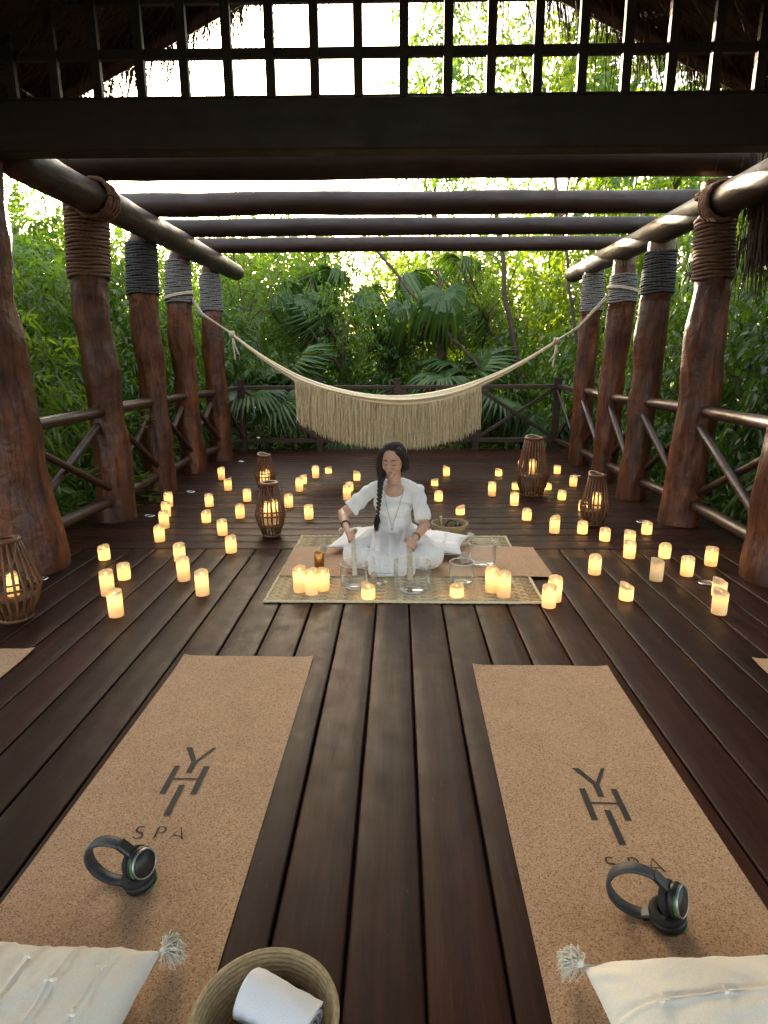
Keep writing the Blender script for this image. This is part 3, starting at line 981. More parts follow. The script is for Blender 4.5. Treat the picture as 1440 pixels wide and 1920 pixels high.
# ------------------------------------------------------------------ thatched roof over the front of the platform
def strands(n, fn, seed, w=0.006, seg=4):
    """n thin drooping straw blades; fn(rng) -> start, direction, length, droop"""
    r = random.Random(seed)
    V, Fc = [], []
    for i in range(n):
        p, d, L, dr = fn(r)
        p, d = Vector(p), Vector(d).normalized()
        side = d.cross(Vector((r.uniform(-1, 1), r.uniform(-1, 1), r.uniform(-1, 1)))).normalized()*w*r.uniform(0.6, 1.5)
        b = len(V)
        for k in range(seg+1):
            t = k/seg
            q = p+d*(L*t)+Vector((0, 0, -dr*t*t*L))
            s = side*(1-0.75*t)
            V.append(q-s); V.append(q+s)
        for k in range(seg):
            Fc.append((b+2*k, b+2*k+1, b+2*k+3, b+2*k+2))
    return V, Fc
def thatch_roof():
    root = empty('thatched_roof', (0, 4.9, 3.2), 0, 'dark thatched roof of the palapa, seen through the lattice', 'roof')
    # slope line in the gable plane: z falls from the ridge to the eaves
    zr, sl = 4.36, 0.455
    Y0, Y1 = -4.0, 4.95
    for s in (-1, 1):
        vs, fs = [], []
        nx, ny = 16, 26
        xe = 4.15 if s < 0 else 4.2
        for lay in (0, 1):
            for i in range(nx+1):
                for j in range(ny+1):
                    x = s*xe*i/nx
                    yy = Y0+(Y1-Y0)*j/ny
                    z = zr-sl*abs(x)+0.05*fbm((x*2, yy*2, lay*5))+(0.26 if lay else 0)
                    vs.append((x, yy, z))
        n1 = (nx+1)*(ny+1)
        g = lambda l, i, j: l*n1+i*(ny+1)+j
        for i in range(nx):
            for j in range(ny):
                fs.append((g(0, i, j), g(0, i+1, j), g(0, i+1, j+1), g(0, i, j+1)))
                fs.append((g(1, i, j), g(1, i, j+1), g(1, i+1, j+1), g(1, i+1, j)))
        for i in range(nx):
            for j in (0, ny):
                fs.append((g(0, i, j), g(0, i+1, j), g(1, i+1, j), g(1, i, j)))
        for j in range(ny):
            fs.append((g(0, nx, j), g(0, nx, j+1), g(1, nx, j+1), g(1, nx, j)))
        mb = MB()
        mb.add(vs, fs)
        wchild(mb, 'thatch_slope', 'thatch', root, False)
        # ragged straw along the gable edge and the underside
        def edge(r, s=s):
            x = s*r.uniform(0.2, 4.2)
            z = zr-sl*abs(x)+r.uniform(-0.02, 0.24)
            return (x, 4.9+r.uniform(-0.25, 0.10), z), (s*r.uniform(-0.1, 0.8), r.uniform(-0.1, 0.6), -r.uniform(0.3, 1.2)), r.uniform(0.12, 0.42), r.uniform(0.1, 0.7)
        V, Fc = strands(2600, edge, 31+s)
        mb = MB(); mb.v, mb.f = V, Fc
        o = wchild(mb, 'straw_fringe', 'thatch', root, False)
        tag(o, kind='stuff')
        def under(r, s=s):
            x = s*r.uniform(0.2, 4.0)
            yy = r.uniform(3.2, 4.9)
            return (x, yy, zr-sl*abs(x)-0.02), (s*1.0, r.uniform(-0.3, 0.3), -sl-r.uniform(0, 0.5)), r.uniform(0.12, 0.35), r.uniform(0, 0.4)
        V, Fc = strands(1500, under, 41+s)
        mb = MB(); mb.v, mb.f = V, Fc
        o = wchild(mb, 'straw_fringe', 'thatch', root, False)
        tag(o, kind='stuff')
        # rafters and purlins under the straw
        for yy in (4.78, 3.4, 1.6, -0.4, -2.4):
            mb = MB()
            rough_log(mb, (s*0.05, yy, zr-0.14), (s*4.1, yy, zr-sl*4.1-0.10), 0.055, 0.045, yy*3+s, 10, 14)
            wchild(mb, 'rafter', 'log', root)
        for x in (1.3, 2.5, 3.7):
            mb = MB()
            rough_log(mb, (s*x, Y0, zr-sl*x-0.04), (s*x, Y1-0.05, zr-sl*x-0.04), 0.035, 0.03, x*5+s, 8, 14)
            wchild(mb, 'purlin', 'log', root)
    return root
thatch_roof()
def low_eave():
    root = empty('thatch_eave', (3.3, 4.95, 1.95), 0, 'dark shaggy thatch eave hanging at the upper right edge', 'thatch')
    mb = MB()
    vs, fs = [], []
    nx, nz = 10, 8
    for i in range(nx+1):
        for j in range(nz+1):
            x = 2.62+1.7*i/nx
            z = 2.96-0.80*j/nz
            y = 5.02+0.10*j/nz-0.03*i+0.05*fbm((x*3, z*3, 1))
            vs.append((x+0.06*noise.noise((z*4, 2, 1))+0.08*j/nz, y, z))
    for i in range(nx):
        for j in range(nz):
            a = i*(nz+1)+j
            fs.append((a, a+nz+1, a+nz+2, a+1))
    n0 = len(vs)
    vs += [(p[0]+0.04, p[1]+0.22, p[2]) for p in vs[:n0]]
    fs += [tuple(reversed([i+n0 for i in f])) for f in fs[:nx*nz]]
    for j in range(nz):
        fs.append((j, j+1, n0+j+1, n0+j))
    for i in range(nx):
        a = i*(nz+1)+nz
        fs.append((a, a+nz+1, n0+a+nz+1, n0+a))
    mb.add(vs, fs)
    wchild(mb, 'thatch_bundle', 'thatch', root, False)
    def fr(r):
        x = r.uniform(2.60, 4.3)
        z = r.choice([2.35, 2.3, 2.6, 2.85])+r.uniform(-0.1, 0.1)
        return (x, 5.0+r.uniform(-0.06, 0.25), z), (r.uniform(-0.10, 0.16), r.uniform(-0.12, 0.16), -1), r.uniform(0.2, 0.48), 0
    V, Fc = strands(2600, fr, 77, 0.005, 3)
    mb = MB(); mb.v, mb.f = V, Fc
    o = wchild(mb, 'straw_fringe', 'thatch', root, False)
    tag(o, kind='stuff')
low_eave()
# ------------------------------------------------------------------ cork mats with printing
def logo(root, cx, ytop, z, rot=0.0):
    def part(name, polys):
        mb = MB()
        for p in polys:
            vs = [(cx+u*math.cos(rot)-v*math.sin(rot), ytop+u*math.sin(rot)+v*math.cos(rot), z) for u, v in p]
            mb.add(vs, [tuple(range(len(vs)))])
        o = mb.build(name, 'ink', root, False)
        o.location = -Vector(root.location)
    w = 0.0105
    part('printed_letter', [[(-0.060, 0), (-0.036, 0), (0.004, -0.078), (-0.009, -0.092)], [(0.044, 0), (0.058, 0), (0.010, -0.092), (-0.009, -0.092), (0.001, -0.083)], [(-w, -0.0922), (w, -0.0922), (w, -0.152), (-w, -0.152)]])
    part('printed_letter', [[(-0.064, -0.111), (-0.043, -0.111), (-0.043, -0.262), (-0.064, -0.262)], [(0.043, -0.111), (0.064, -0.111), (0.064, -0.262), (0.043, -0.262)], [(-0.0429, -0.179), (0.0429, -0.179), (0.0429, -0.186), (-0.0429, -0.186)]])
    part('printed_letter', [[(-w, -0.215), (w, -0.215), (w, -0.366), (-w, -0.366)]])
    # S P A in thin strokes
    def ribbon(pts, ws):
        out = []
        pts = [Vector((p[0], p[1])) for p in pts]
        L, Rr = [], []
        for i, p in enumerate(pts):
            t = (pts[min(i+1, len(pts)-1)]-pts[max(i-1, 0)]).normalized()
            nn = Vector((-t.y, t.x))*ws[i]/2
            L.append(p+nn); Rr.append(p-nn)
        return [[L[i], L[i+1], Rr[i+1], Rr[i]] for i in range(len(pts)-1)]
    yb, yt = -0.466, -0.415
    hh = yt-yb
    S = []
    for i in range(15):
        a = R(35)+i/14*R(215)
        S.append((-0.058+0.0125*math.cos(a), yt-hh*0.25+hh*0.25*math.sin(a)))
    for i in range(1, 15):
        a = R(90)-i/14*R(235)
        S.append((-0.058+0.0140*math.cos(a), yb+hh*0.265+hh*0.265*math.sin(a)))
    part('printed_letter', ribbon(S, [0.0028+0.0035*math.sin(PI*i/(len(S)-1)) for i in range(len(S))]))
    P = [(0.0, yt)]
    arc = [(0.0, yt-0.0012)]+[(0.006+0.016*math.sin(a), yt-hh*0.26+hh*0.26*math.cos(a)) for a in [PI*i/12 for i in range(13)]]+[(0.0, yt-hh*0.52)]
    part('printed_letter', [[(-0.005, yb), (0.0, yb), (0.0, yt), (-0.005, yt)]]+ribbon(arc, [0.003+0.0025*math.sin(PI*i/(len(arc)-1)) for i in range(len(arc))]))
    part('printed_letter', [[(0.045, yb), (0.0485, yb), (0.0665, yt), (0.0655, yt-0.001)], [(0.0655, yt), (0.0685, yt), (0.090, yb), (0.084, yb)], [(0.0545, yb+hh*0.33), (0.0775, yb+hh*0.33), (0.0785, yb+hh*0.27), (0.0525, yb+hh*0.27)]])

def cork_sheet(x0, x1, y0, y1, z, rot, label, zfun=None):
    cx, cy = (x0+x1)/2, (y0+y1)/2
    nx, ny = 26, 26
    T = 0.004
    vs, fs = [], []
    hx, hy = (x1-x0)/2, (y1-y0)/2
    for lay in (0, 1):
        for i in range(nx+1):
            for j in range(ny+1):
                u, v = -hx+2*hx*i/nx, -hy+2*hy*j/ny
                zz = zfun(cx+u, cy+v) if zfun else 0.0
                curl = 0.004*max(0, abs(v)/hy-0.93)/0.07*(0.5+0.5*noise.noise((u*4+x0, v, 0)))+0.010*max(0.0, abs(u)/hx*abs(v)/hy-0.86)/0.14*(0.6+0.6*noise.noise((u*9+x0*7, v*5, 2)))+0.0012*abs(noise.noise((u*3+x0, v*3, 5)))
                vs.append((u, v, zz+curl+(T if lay else 0.0005)))
    n1 = (nx+1)*(ny+1)
    g = lambda l, i, j: l*n1+i*(ny+1)+j
    for i in range(nx):
        for j in range(ny):
            fs.append((g(1, i, j), g(1, i+1, j), g(1, i+1, j+1), g(1, i, j+1)))
            fs.append((g(0, i, j), g(0, i, j+1), g(0, i+1, j+1), g(0, i+1, j)))
        for j in (0, ny):
            fs.append((g(0, i, j), g(0, i+1, j), g(1, i+1, j), g(1, i, j)))
    for j in range(ny):
        for i in (0, nx):
            fs.append((g(0, i, j), g(0, i, j+1), g(1, i, j+1), g(1, i, j)))
    root = empty('cork_mat', (cx, cy, z), rot, label, 'yoga mat', 'cork yoga mats')
    mb = MB()
    mb.add(vs, fs)
    mb.build('mat_sheet', 'cork', root, False)
    return root
def logo_mat(x0, x1, ytop, rot, label, lx, ly):
    root = cork_sheet(x0, x1, ytop-1.83, ytop, 0.0012, rot, label)
    # printing sits on the sheet, in the mat's own frame
    mb_root = root
    cx, cy = (x0+x1)/2, ytop-0.915
    def to_local():
        pass
    sub = root
    saved = Vector(root.location)
    root.location = (0, 0, 0)
    logo(root, lx-cx, ly-cy, 0.0060)
    root.location = saved
    return root
matL = logo_mat(-1.082, -0.434, 2.832, R(-0.6), 'cork mat with dark printed lettering in the left foreground', -0.754, 2.081)
matR = logo_mat(0.350, 0.994, 2.752, R(-0.5), 'cork mat with black printed lettering in the right foreground', 0.684, 1.979)
cork_sheet(-2.512, -1.862, 1.07, 2.90, 0.0012, R(0.5), 'cork mat of which a corner shows at the left edge')
cork_sheet(1.722, 2.372, 1.00, 2.83, 0.0012, R(-0.5), 'cork mat of which a small corner shows at the right edge')
def zf(x, y):
    e = max(0.0, max(-0.815-x, x-0.885))
    return 0.0-min(0.012, e*0.09)+0.0012*noise.noise((x*5, y*5, 0))
cork_sheet(-0.812, 1.048, 3.978, 4.655, 0.0150, R(0.4), 'plain cork mat laid crosswise under the seated person', zf)

M['rugback'] = simple_mat('rug_backing_straw', (0.26, 0.19, 0.105), 0.9)
# ------------------------------------------------------------------ braided straw rug
def rug():
    x0, x1, y0, y1 = -0.815, 0.885, 3.545, 4.975
    root = empty('straw_rug', ((x0+x1)/2, (y0+y1)/2, 0.0), R(-0.4), 'braided straw rug under the cork mat and the glass bowls', 'rug')
    mb = MB().box((0, 0, 0.0028), (x1-x0-0.02, y1-y0-0.02, 0.003))
    mb.build('rug_backing', 'rugback', root, False)
    L = x1-x0
    bw = 0.060
    rows = int((y1-y0)/bw)
    def strip(seed):
        r = random.Random(seed)
        V, Fc = [], []
        pitch = 0.0275
        n = int(L/pitch)
        for i in range(n):
            for s in (-1, 1):
                cx = -L/2+pitch*(i+0.5)+(pitch/2 if s > 0 else 0)+r.uniform(-.001, .001)
                cy = s*bw*0.24
                ang = s*R(36)+r.uniform(-.08, .08)
                a, b, h = 0.0270, 0.0082, 0.0105
                ux, uy = math.cos(ang), math.sin(ang)
                bse = len(V)
                lift = r.uniform(0.0, 0.0018)
                for (p, q, z) in ((-a, 0, 0.003), (-a*0.5, -b, 0.0035), (a*0.5, -b, 0.0035), (a, 0, 0.003), (a*0.5, b, 0.0035), (-a*0.5, b, 0.0035), (-a*0.45, 0, 0.0035+h+lift), (a*0.45, 0, 0.0035+h*0.8+lift)):
                    V.append((cx+p*ux-q*uy, cy+p*uy+q*ux, z))
                for f in ((0, 1, 6), (1, 2, 7, 6), (2, 3, 7), (3, 4, 7), (4, 5, 6, 7), (5, 0, 6)):
                    Fc.append(tuple(bse+k for k in f))
        me = bpy.data.meshes.new('braid')
        me.from_pydata(V, [], Fc)
        return me
    ms = [strip(s) for s in range(3)]
    for k in range(rows):
        o = obj('braid', ms[k % 3], 'straw', root, False)
        o.location = (RNG.uniform(-.004, .004), -(y1-y0)/2+bw*(k+0.5)+0.01, 0)
    # bound rope edges
    for name, pts in (('edge_binding', [(-L/2, -(y1-y0)/2+0.004, 0.008), (L/2, -(y1-y0)/2+0.004, 0.008)]), ('edge_binding', [(-L/2, (y1-y0)/2-0.004, 0.008), (L/2, (y1-y0)/2-0.004, 0.008)]), ('edge_binding', [(-L/2, -(y1-y0)/2, 0.008), (-L/2+0.01, (y1-y0)/2, 0.008)]), ('edge_binding', [(L/2, -(y1-y0)/2, 0.008), (L/2-0.01, (y1-y0)/2, 0.008)])):
        mb = MB()
        a, b = Vector(pts[0]), Vector(pts[1])
        P = [a.lerp(b, i/30)+Vector((0.006*noise.noise((i*.5, a.x, a.y)), 0.006*noise.noise((i*.5, a.y, 3)), 0)) for i in range(31)]
        twisted(mb, P, 0.0095, 0.045, 6)
        mb.build(name, 'straw', root)
rug()

# ------------------------------------------------------------------ cushions
def cushion(loc, rz, sx, sy, th, label, group=None, tassels=((1, 1), (-1, 1), (1, -1), (-1, -1)), lines='y', seed=1, tilt=(0, 0), sag=None, mat='linen', nline=4, tuft_n=3):
    root = empty('cushion', loc, rz, label, 'cushion', group)
    root.rotation_euler = (tilt[0], tilt[1], rz)
    n = 84
    V = np.zeros((2, n+1, n+1, 3))
    u = np.linspace(-1, 1, n+1)
    step = 2.0/nline
    def zprof(a, b):
        return (max(0.0, (1-abs(a)**2.6))*max(0.0, (1-abs(b)**2.6)))**0.55
    for i in range(n+1):
        for j in range(n+1):
            a, b = u[i], u[j]
            # edges pull in between the corners
            x = a*(sx/2)*(1-0.07*(1-b*b)*abs(a)**1.5)
            y = b*(sy/2)*(1-0.07*(1-a*a)*abs(b)**1.5)
            z = zprof(a, b)
            wr = 0.010*fbm((a*2.2+seed, b*2.2, 0.5), 1.0, 4)*(0.3+z)
            # wrinkles that run out of the corners
            cr = max(0, abs(a)*abs(b)-0.25)
            wr += 0.020*cr*noise.noise((math.atan2(abs(b), abs(a))*9+seed, (a*a+b*b)*0.8, 3.0))
            c = a if lines == 'y' else b
            t = ((c+1)/step+0.5) % 1.0-0.5
            tuck = 0.0055*math.exp(-(t*step/0.020)**2)-0.0035*math.exp(-((t*step-0.035)/0.03)**2)
            V[0, i, j] = (x, y, th*0.60*z+wr+tuck*min(1, z*2))
            V[1, i, j] = (x, y, -th*0.40*z)
    V = V.reshape(-1, 3)
    V[:, 2] += th*0.40
    idx = np.arange((n+1)*(n+1)).reshape(n+1, n+1)
    q = lambda I: np.stack([I[:-1, :-1].ravel(), I[1:, :-1].ravel(), I[1:, 1:].ravel(), I[:-1, 1:].ravel()], 1)
    Fc = np.concatenate([q(idx), q(idx+(n+1)**2)[:, ::-1]])
    o = obj('cover', np_mesh('cover', V, Fc), mat, root)
    for (a, b) in tassels:
        cx, cy = a*sx/2*1.0, b*sy/2*1.0
        r = random.Random(seed*7+int(a*3+b))
        VV, FF = [], []
        mb = MB()
        out = Vector((a, b, 0)).normalized()
        hub = Vector((cx, cy, th*0.40))
        mb.ell(hub+out*0.004, (0.011, 0.011, 0.010), None, 10, 8)
        for k in range(620):
            sp = Vector((r.gauss(0, 0.42), r.gauss(0, 0.42), r.gauss(0.10, 0.40)))
            d = (out+sp).normalized()
            L = r.uniform(0.026, 0.052)
            p = hub+out*r.uniform(-0.002, 0.010)
            c1 = p+d*L*0.45+Vector((r.gauss(0, .002), r.gauss(0, .002), r.gauss(0, .002)))
            c2 = p+d*L*0.78+Vector((r.gauss(0, .004), r.gauss(0, .004), -0.006+r.gauss(0, .003)))
            e = p+d*L*0.88+Vector((r.gauss(0, .006), r.gauss(0, .006), -0.020+r.gauss(0, .005)))
            for q_ in (c1, c2, e):
                q_.z = max(q_.z, 0.003-loc[2]+0.004)
            mb.tube([p, c1, c2, e], [0.0017, 0.0016, 0.0014, 0.0009], 3, False)
        mb.build('tassel', 'tassel', root)
    # little knotted tufts along the tucks
    r = random.Random(seed)
    for li in range(1, nline):
        for k in range(tuft_n):
            c = -1+step*li
            d = -0.75+1.5*(k+0.5*(li % 2)+0.25)/tuft_n
            if abs(d) > 0.85:
                continue
            a, b = (c, d) if lines == 'y' else (d, c)
            x = a*(sx/2)*(1-0.07*(1-b*b)*abs(a)**1.5)
            y = b*(sy/2)*(1-0.07*(1-a*a)*abs(b)**1.5)
            z = th*0.40+th*0.60*zprof(a, b)+0.006
            mb = MB()
            z -= 0.006
            mb.ell((x, y, z+0.003), (0.0062, 0.0050, 0.0045), None, 8, 6)
            for q_ in range(5):
                an = r.uniform(0, 6.28)
                mb.tube([(x, y, z+0.004), (x+0.008*math.cos(an), y+0.008*math.sin(an), z+0.009), (x+0.014*math.cos(an), y+0.014*math.sin(an), z+0.003+r.uniform(0, .005))], [0.0018, 0.0016, 0.0010], 4)
            mb.build('knot_tuft', 'tassel', root)
    return root
cushion((-0.840, 0.962, 0.006), R(-3), 0.52, 0.48, 0.15, 'off-white tucked cushion with a corner tassel, bottom left of the picture', 'foreground cushions', seed=3, lines='y', nline=6)
cushion((0.722, 0.962, 0.006), R(4), 0.56, 0.46, 0.16, 'off-white tufted cushion with a corner tassel, bottom right of the picture', 'foreground cushions', seed=5, lines='x', nline=3, tuft_n=3)
cushion((0.005, 4.62, 0.018), R(-11), 1.02, 0.50, 0.135, 'white tasselled floor cushion that the person sits on', None, seed=9, lines='y', nline=7, tuft_n=2, mat='white')

# ------------------------------------------------------------------ headphones
M['green'] = simple_mat('green_trim', (0.03, 0.16, 0.035), 0.3, var=0.1, bstr=0.02)
def headphones(loc, rz, label, tilt=0.0, scale=1.0, flip=1):
    root = empty('headphones', loc, rz, label, 'headphones', 'wireless headphones')
    root.rotation_euler = (tilt, 0, rz)
    root.scale = (scale,)*3
    rad, zc = 0.073, 0.079
    # headband: flat strap bent into an open loop
    mb = MB()
    pts, th = [], []
    vs, fs = [], []
    n = 40
    a0, a1 = R(38), R(318)
    for i in range(n+1):
        a = a0+(a1-a0)*i/n
        w = 0.014+0.003*math.sin(PI*i/n)
        for (dr, dy) in ((-0.004, -w), (0.003, -w), (0.005, -w*0.5), (0.0055, 0), (0.005, w*0.5), (0.003, w), (-0.004, w), (-0.005, 0)):
            r = rad+dr
            vs.append((r*math.cos(a)*1.02, dy, zc+r*math.sin(a)))
    for i in range(n):
        for k in range(8):
            fs.append((i*8+k, i*8+(k+1) % 8, (i+1)*8+(k+1) % 8, (i+1)*8+k))
    fs += [tuple(range(7, -1, -1)), tuple(n*8+k for k in range(8))]
    mb.add(vs, fs)
    mb.build('headband', 'greyband', root)
    # slider sleeves at both strap ends
    for a in (R(48), R(300)):
        rm = Matrix.Rotation(-(a+PI/2), 3, 'Y')
        mb = MB().box((rad*math.cos(a), 0, zc+rad*math.sin(a)), (0.042, 0.033, 0.017), rm, 0.004)
        mb.build('slider', 'black', root, False)
    def cup(c, axis, r, name='ear_cup'):
        q = Vector((0, 0, 1)).rotation_difference(Vector(axis).normalized()).to_matrix()
        def lat(prof, mat, nm, par):
            mb = MB().lathe(prof, 28)
            mb.v = [tuple(q @ Vector(p)+Vector(c)) for p in mb.v]
            return mb.build(nm, mat, par)
        body = lat([(0.001, -0.004), (r*0.75, -0.006), (r*0.98, 0.002), (r, 0.010), (r*0.92, 0.019), (r*0.55, 0.024), (0.001, 0.025)], 'black', name, root)
        lat([(r*0.50, -0.020), (r*0.80, -0.026), (r*1.0, -0.019), (r*1.02, -0.010), (r*0.86, -0.003), (r*0.5, -0.006)], 'blackpad', 'ear_pad', body)
        lat([(r*0.80, 0.0205), (r*0.84, 0.0255), (r*0.90, 0.0255), (r*0.93, 0.0195)], 'silver', 'trim_ring', body)
        lat([(0.001, 0.0262), (r*0.76, 0.0258), (r*0.80, 0.0215)], 'black', 'cup_face', body)
        mb = MB()
        pts = [q @ Vector((r*0.97*math.cos(t), r*0.97*math.sin(t), 0.018))+Vector(c) for t in [R(200)+R(70)*i/8 for i in range(9)]]
        mb.tube(pts, 0.0032, 5)
        mb.build('green_accent', 'green', body)
        return body
    cup((0.075, -0.004, 0.032), (0.18, 0.08, -1), 0.045)
    cup((0.083, -0.002, 0.088), (0.90, -0.28, 0.30), 0.043)
    return root
headphones((-0.800, 1.452, 0.0065), R(-8), 'black headphones standing on the left cork mat', R(6))
headphones((0.632, 1.372, 0.0065), R(-22), 'black headphones standing on the right cork mat', R(4))

# ------------------------------------------------------------------ coiled baskets
def basket(loc, r_top, r_bot, H, coils, label, wall=0.008):
    root = empty('coiled_basket', loc, 0, label, 'basket', 'coiled palm baskets')
    cr = None
    for k in range(coils):
        t = k/(coils-1)
        z = 0.008+(H-0.008)*t
        r = r_bot+(r_top-r_bot)*(t**0.75)
        mb = MB()
        rr = H/coils*0.55
        seg = 64
        pts = [((r+0.0012*noise.noise((k*3, i*0.3, 0)))*math.cos(2*PI*i/seg), (r+0.0012*noise.noise((k*3, i*.3, 0)))*math.sin(2*PI*i/seg), z) for i in range(seg)]
        mb.tube(pts, [rr*(1+0.06*(i % 2)) for i in range(seg)], 8, False, True)
        mb.build('coil', 'basket', root)
    mb = MB().lathe([(0.001, 0.012), (r_bot*0.5, 0.010), (r_bot, 0.009), (r_bot, 0.002), (0.001, 0.002)], 40)
    mb.build('basket_floor', 'basket', root)
    return root
basket((-0.278, 1.000, 0.0), 0.150, 0.100, 0.122, 13, 'coiled palm basket holding a rolled towel, bottom centre-left foreground')
basket((0.43, 5.07, 0.0), 0.150, 0.105, 0.098, 9, 'shallow coiled basket on the deck behind the seated person')
def towel():
    root = empty('rolled_towel', (-0.245, 1.02, 0.03), 0, 'rolled white towel lying in the foreground basket', 'towel')
    ax = Vector((0.155, -0.070, -0.012)).normalized()
    side = ax.cross(Vector((0, 0, 1))).normalized()
    up = side.cross(ax)
    L = 0.165
    c0 = Vector((-0.012, 0.012, 0.062))
    # spiral sheet
    turns = 3.3
    ns, nl = 96, 26
    V, Fc = [], []
    for lay in (0, 1):
        for i in range(ns+1):
            t = i/ns
            a = 2*PI*turns*t+0.7
            r = 0.008+0.039*t+(0.0045 if lay else -0.0045)
            for j in range(nl+1):
                s = j/nl-0.5
                wob = 0.0030*fbm((s*5, a*0.6, t*3))
                sq = 1+0.10*math.cos(2*a)
                V.append(c0+ax*(s*L*(1+0.02*math.sin(a*1.3)))+side*((r+wob)*math.cos(a)*sq)+up*((r+wob)*math.sin(a)))
    n1 = (ns+1)*(nl+1)
    g = lambda l, i, j: l*n1+i*(nl+1)+j
    for i in range(ns):
        for j in range(nl):
            Fc.append((g(0, i, j), g(0, i, j+1), g(0, i+1, j+1), g(0, i+1, j)))
            Fc.append((g(1, i, j), g(1, i+1, j), g(1, i+1, j+1), g(1, i, j+1)))
        for j in (0, nl):
            Fc.append((g(0, i, j), g(0, i+1, j), g(1, i+1, j), g(1, i, j)))
    for j in range(nl):
        Fc.append((g(0, ns, j), g(0, ns, j+1), g(1, ns, j+1), g(1, ns, j)))
    mb = MB(); mb.add(V, Fc)
    mb.build('towel_roll', 'towel', root)
towel()
mb = MB()
mb.lathe([(0.001, 0.0), (0.018, 0.001), (0.021, 0.006), (0.021, 0.050), (0.016, 0.060), (0.009, 0.064), (0.009, 0.078), (0.001, 0.079)], 20)
q = Matrix.Rotation(R(72), 3, 'Y') @ Matrix.Rotation(R(20), 3, 'X')
mb.v = [tuple(q @ Vector(p)) for p in mb.v]
o = mb.build('glass_bottle', 'bluestone')
o.location = (-0.350, 0.985, 0.085)
tag(o, 'small dark blue bottle beside the towel in the foreground basket', 'bottle')
# contents of the small basket
headphones((0.435, 5.06, 0.016), R(-30), 'black headphones lying in the small basket behind the person', R(-25), 0.72)
mb = MB().tube([(0.365, 5.03, 0.02), (0.352, 5.02, 0.155)], 0.0045, 8)
mb.ell((0.351, 5.019, 0.162), (0.012, 0.012, 0.012))
o = mb.build('wooden_striker', 'suede')
tag(o, 'thin wooden striker with a bead end standing in the small basket', 'striker')

# ------------------------------------------------------------------ crystal bowls and small things on the rug
def bowl(loc, r, H, label):
    root = empty('crystal_bowl', loc, 0, label, 'bowl', 'clear crystal singing bowls')
    w = 0.0035
    prof = [(0.001, 0.0), (r*0.55, 0.0005), (r*0.80, 0.006), (r*0.94, 0.022), (r*0.995, 0.048), (r, 0.08), (r, H)]
    mb = MB().lathe(prof, 48)
    mb.build('bowl_wall', 'glass', root)
    mb = MB().lathe([(r-0.0032, H-0.0010), (r-0.0024, H+0.0026), (r+0.0016, H+0.0026), (r+0.0024, H-0.0010)], 64)
    mb.build('rim', 'frost', root)
    mb = MB().lathe([(r*0.46, 0.0055), (r*0.50, 0.0085), (r*0.56, 0.0085), (r*0.60, 0.0055)], 48)
    mb.build('base_ring', 'frost', root)
    return root
bowl((-0.283, 3.775, 0.014), 0.090, 0.165, 'clear crystal bowl at left with the pale mallet dipped into it')
bowl((0.087, 3.725, 0.014), 0.118, 0.195, 'largest clear crystal bowl in the middle of the rug, mallet inside')
bowl((0.412, 3.865, 0.014), 0.079, 0.145, 'small clear crystal bowl at right on the front of the rug')
bowl((0.588, 4.205, 0.021), 0.097, 0.165, 'faint clear crystal bowl farthest back, on the cork mat by the cushion')
# amber cup
mb = MB().lathe([(0.001, 0.0), (0.033, 0.0), (0.0345, 0.004), (0.0345, 0.100), (0.0325, 0.102), (0.0310, 0.100), (0.0310, 0.008), (0.001, 0.007)], 32)
o = mb.build('amber_cup', 'brass'); o.location = (-0.561, 4.19, 0.019)
tag(o, 'amber metallic cup on the cork mat behind the left candles', 'cup')
def mallet_rod(p, q, ball, label):
    root = empty('felt_mallet', p, 0, label, 'mallet')
    mb = MB().tube([Vector((0, 0, 0)), Vector(q)-Vector(p)], 0.010, 12)
    mb.build('handle', 'white', root)
    mb = MB().ell((0, 0, 0), (ball, ball, ball), None, 18, 12)
    mb.build('ball_head', 'suede', root)
mallet_rod((-0.165, 3.945, 0.036), (0.045, 3.962, 0.032), 0.022, 'white ball-headed mallet lying at the hem of the white clothes')
mb = MB().tube([(-0.348, 4.02, 0.028), (-0.215, 4.00, 0.028)], 0.009, 10)
o = mb.build('wooden_stick', 'stick'); tag(o, 'short reddish wooden stick lying behind the left crystal bowl', 'stick')
r = random.Random(4)
for i, (x, y, s, lab) in enumerate([(-0.125, 3.815, 0.020, 'rough pale quartz chunk on the rug between two bowls'), (-0.085, 3.845, 0.016, 'smaller pale quartz chunk behind the other one, between two bowls')]):
    bm = bmesh.new()
    bmesh.ops.create_icosphere(bm, subdivisions=1, radius=s)
    for v in bm.verts:
        v.co *= r.uniform(0.7, 1.25); v.co.z *= 0.6
    me = bpy.data.meshes.new('quartz_chunk'); bm.to_mesh(me); bm.free()
    o = obj('quartz_chunk', me, 'quartz', None, False, (x, y, 0.026))
    tag(o, lab, 'crystal')

# ------------------------------------------------------------------ recessed deck lamps (switched off)
for x, y, lab in ((-2.374, 5.705, 'round steel deck lamp beside the rope-lashed left post'), (-2.444, 3.963, 'round steel deck lamp beside the lantern at the left edge'), (2.025, 3.912, 'round dark deck lamp by the red-brown post at the right edge'), (-2.337, 6.799, 'round steel deck lamp by the left post with the black collar'), (-2.285, 8.911, 'round deck lamp at the foot of the farthest left post'), (2.231, 7.702, 'round deck lamp near the right hammock post'), (2.20, 5.49, 'round deck lamp near the rope-lashed right post')):
    root = empty('deck_lamp', (x, y, 0.0006), 0, lab, 'deck lamp', 'lamps set into the deck')
    MB().lathe([(0.034, 0.001), (0.036, 0.0045), (0.050, 0.004), (0.053, 0.0)], 32).build('lamp_ring', 'steel', root)
    MB().lathe([(0.001, 0.0022), (0.034, 0.0018)], 32).build('lamp_lens', 'lens', root)

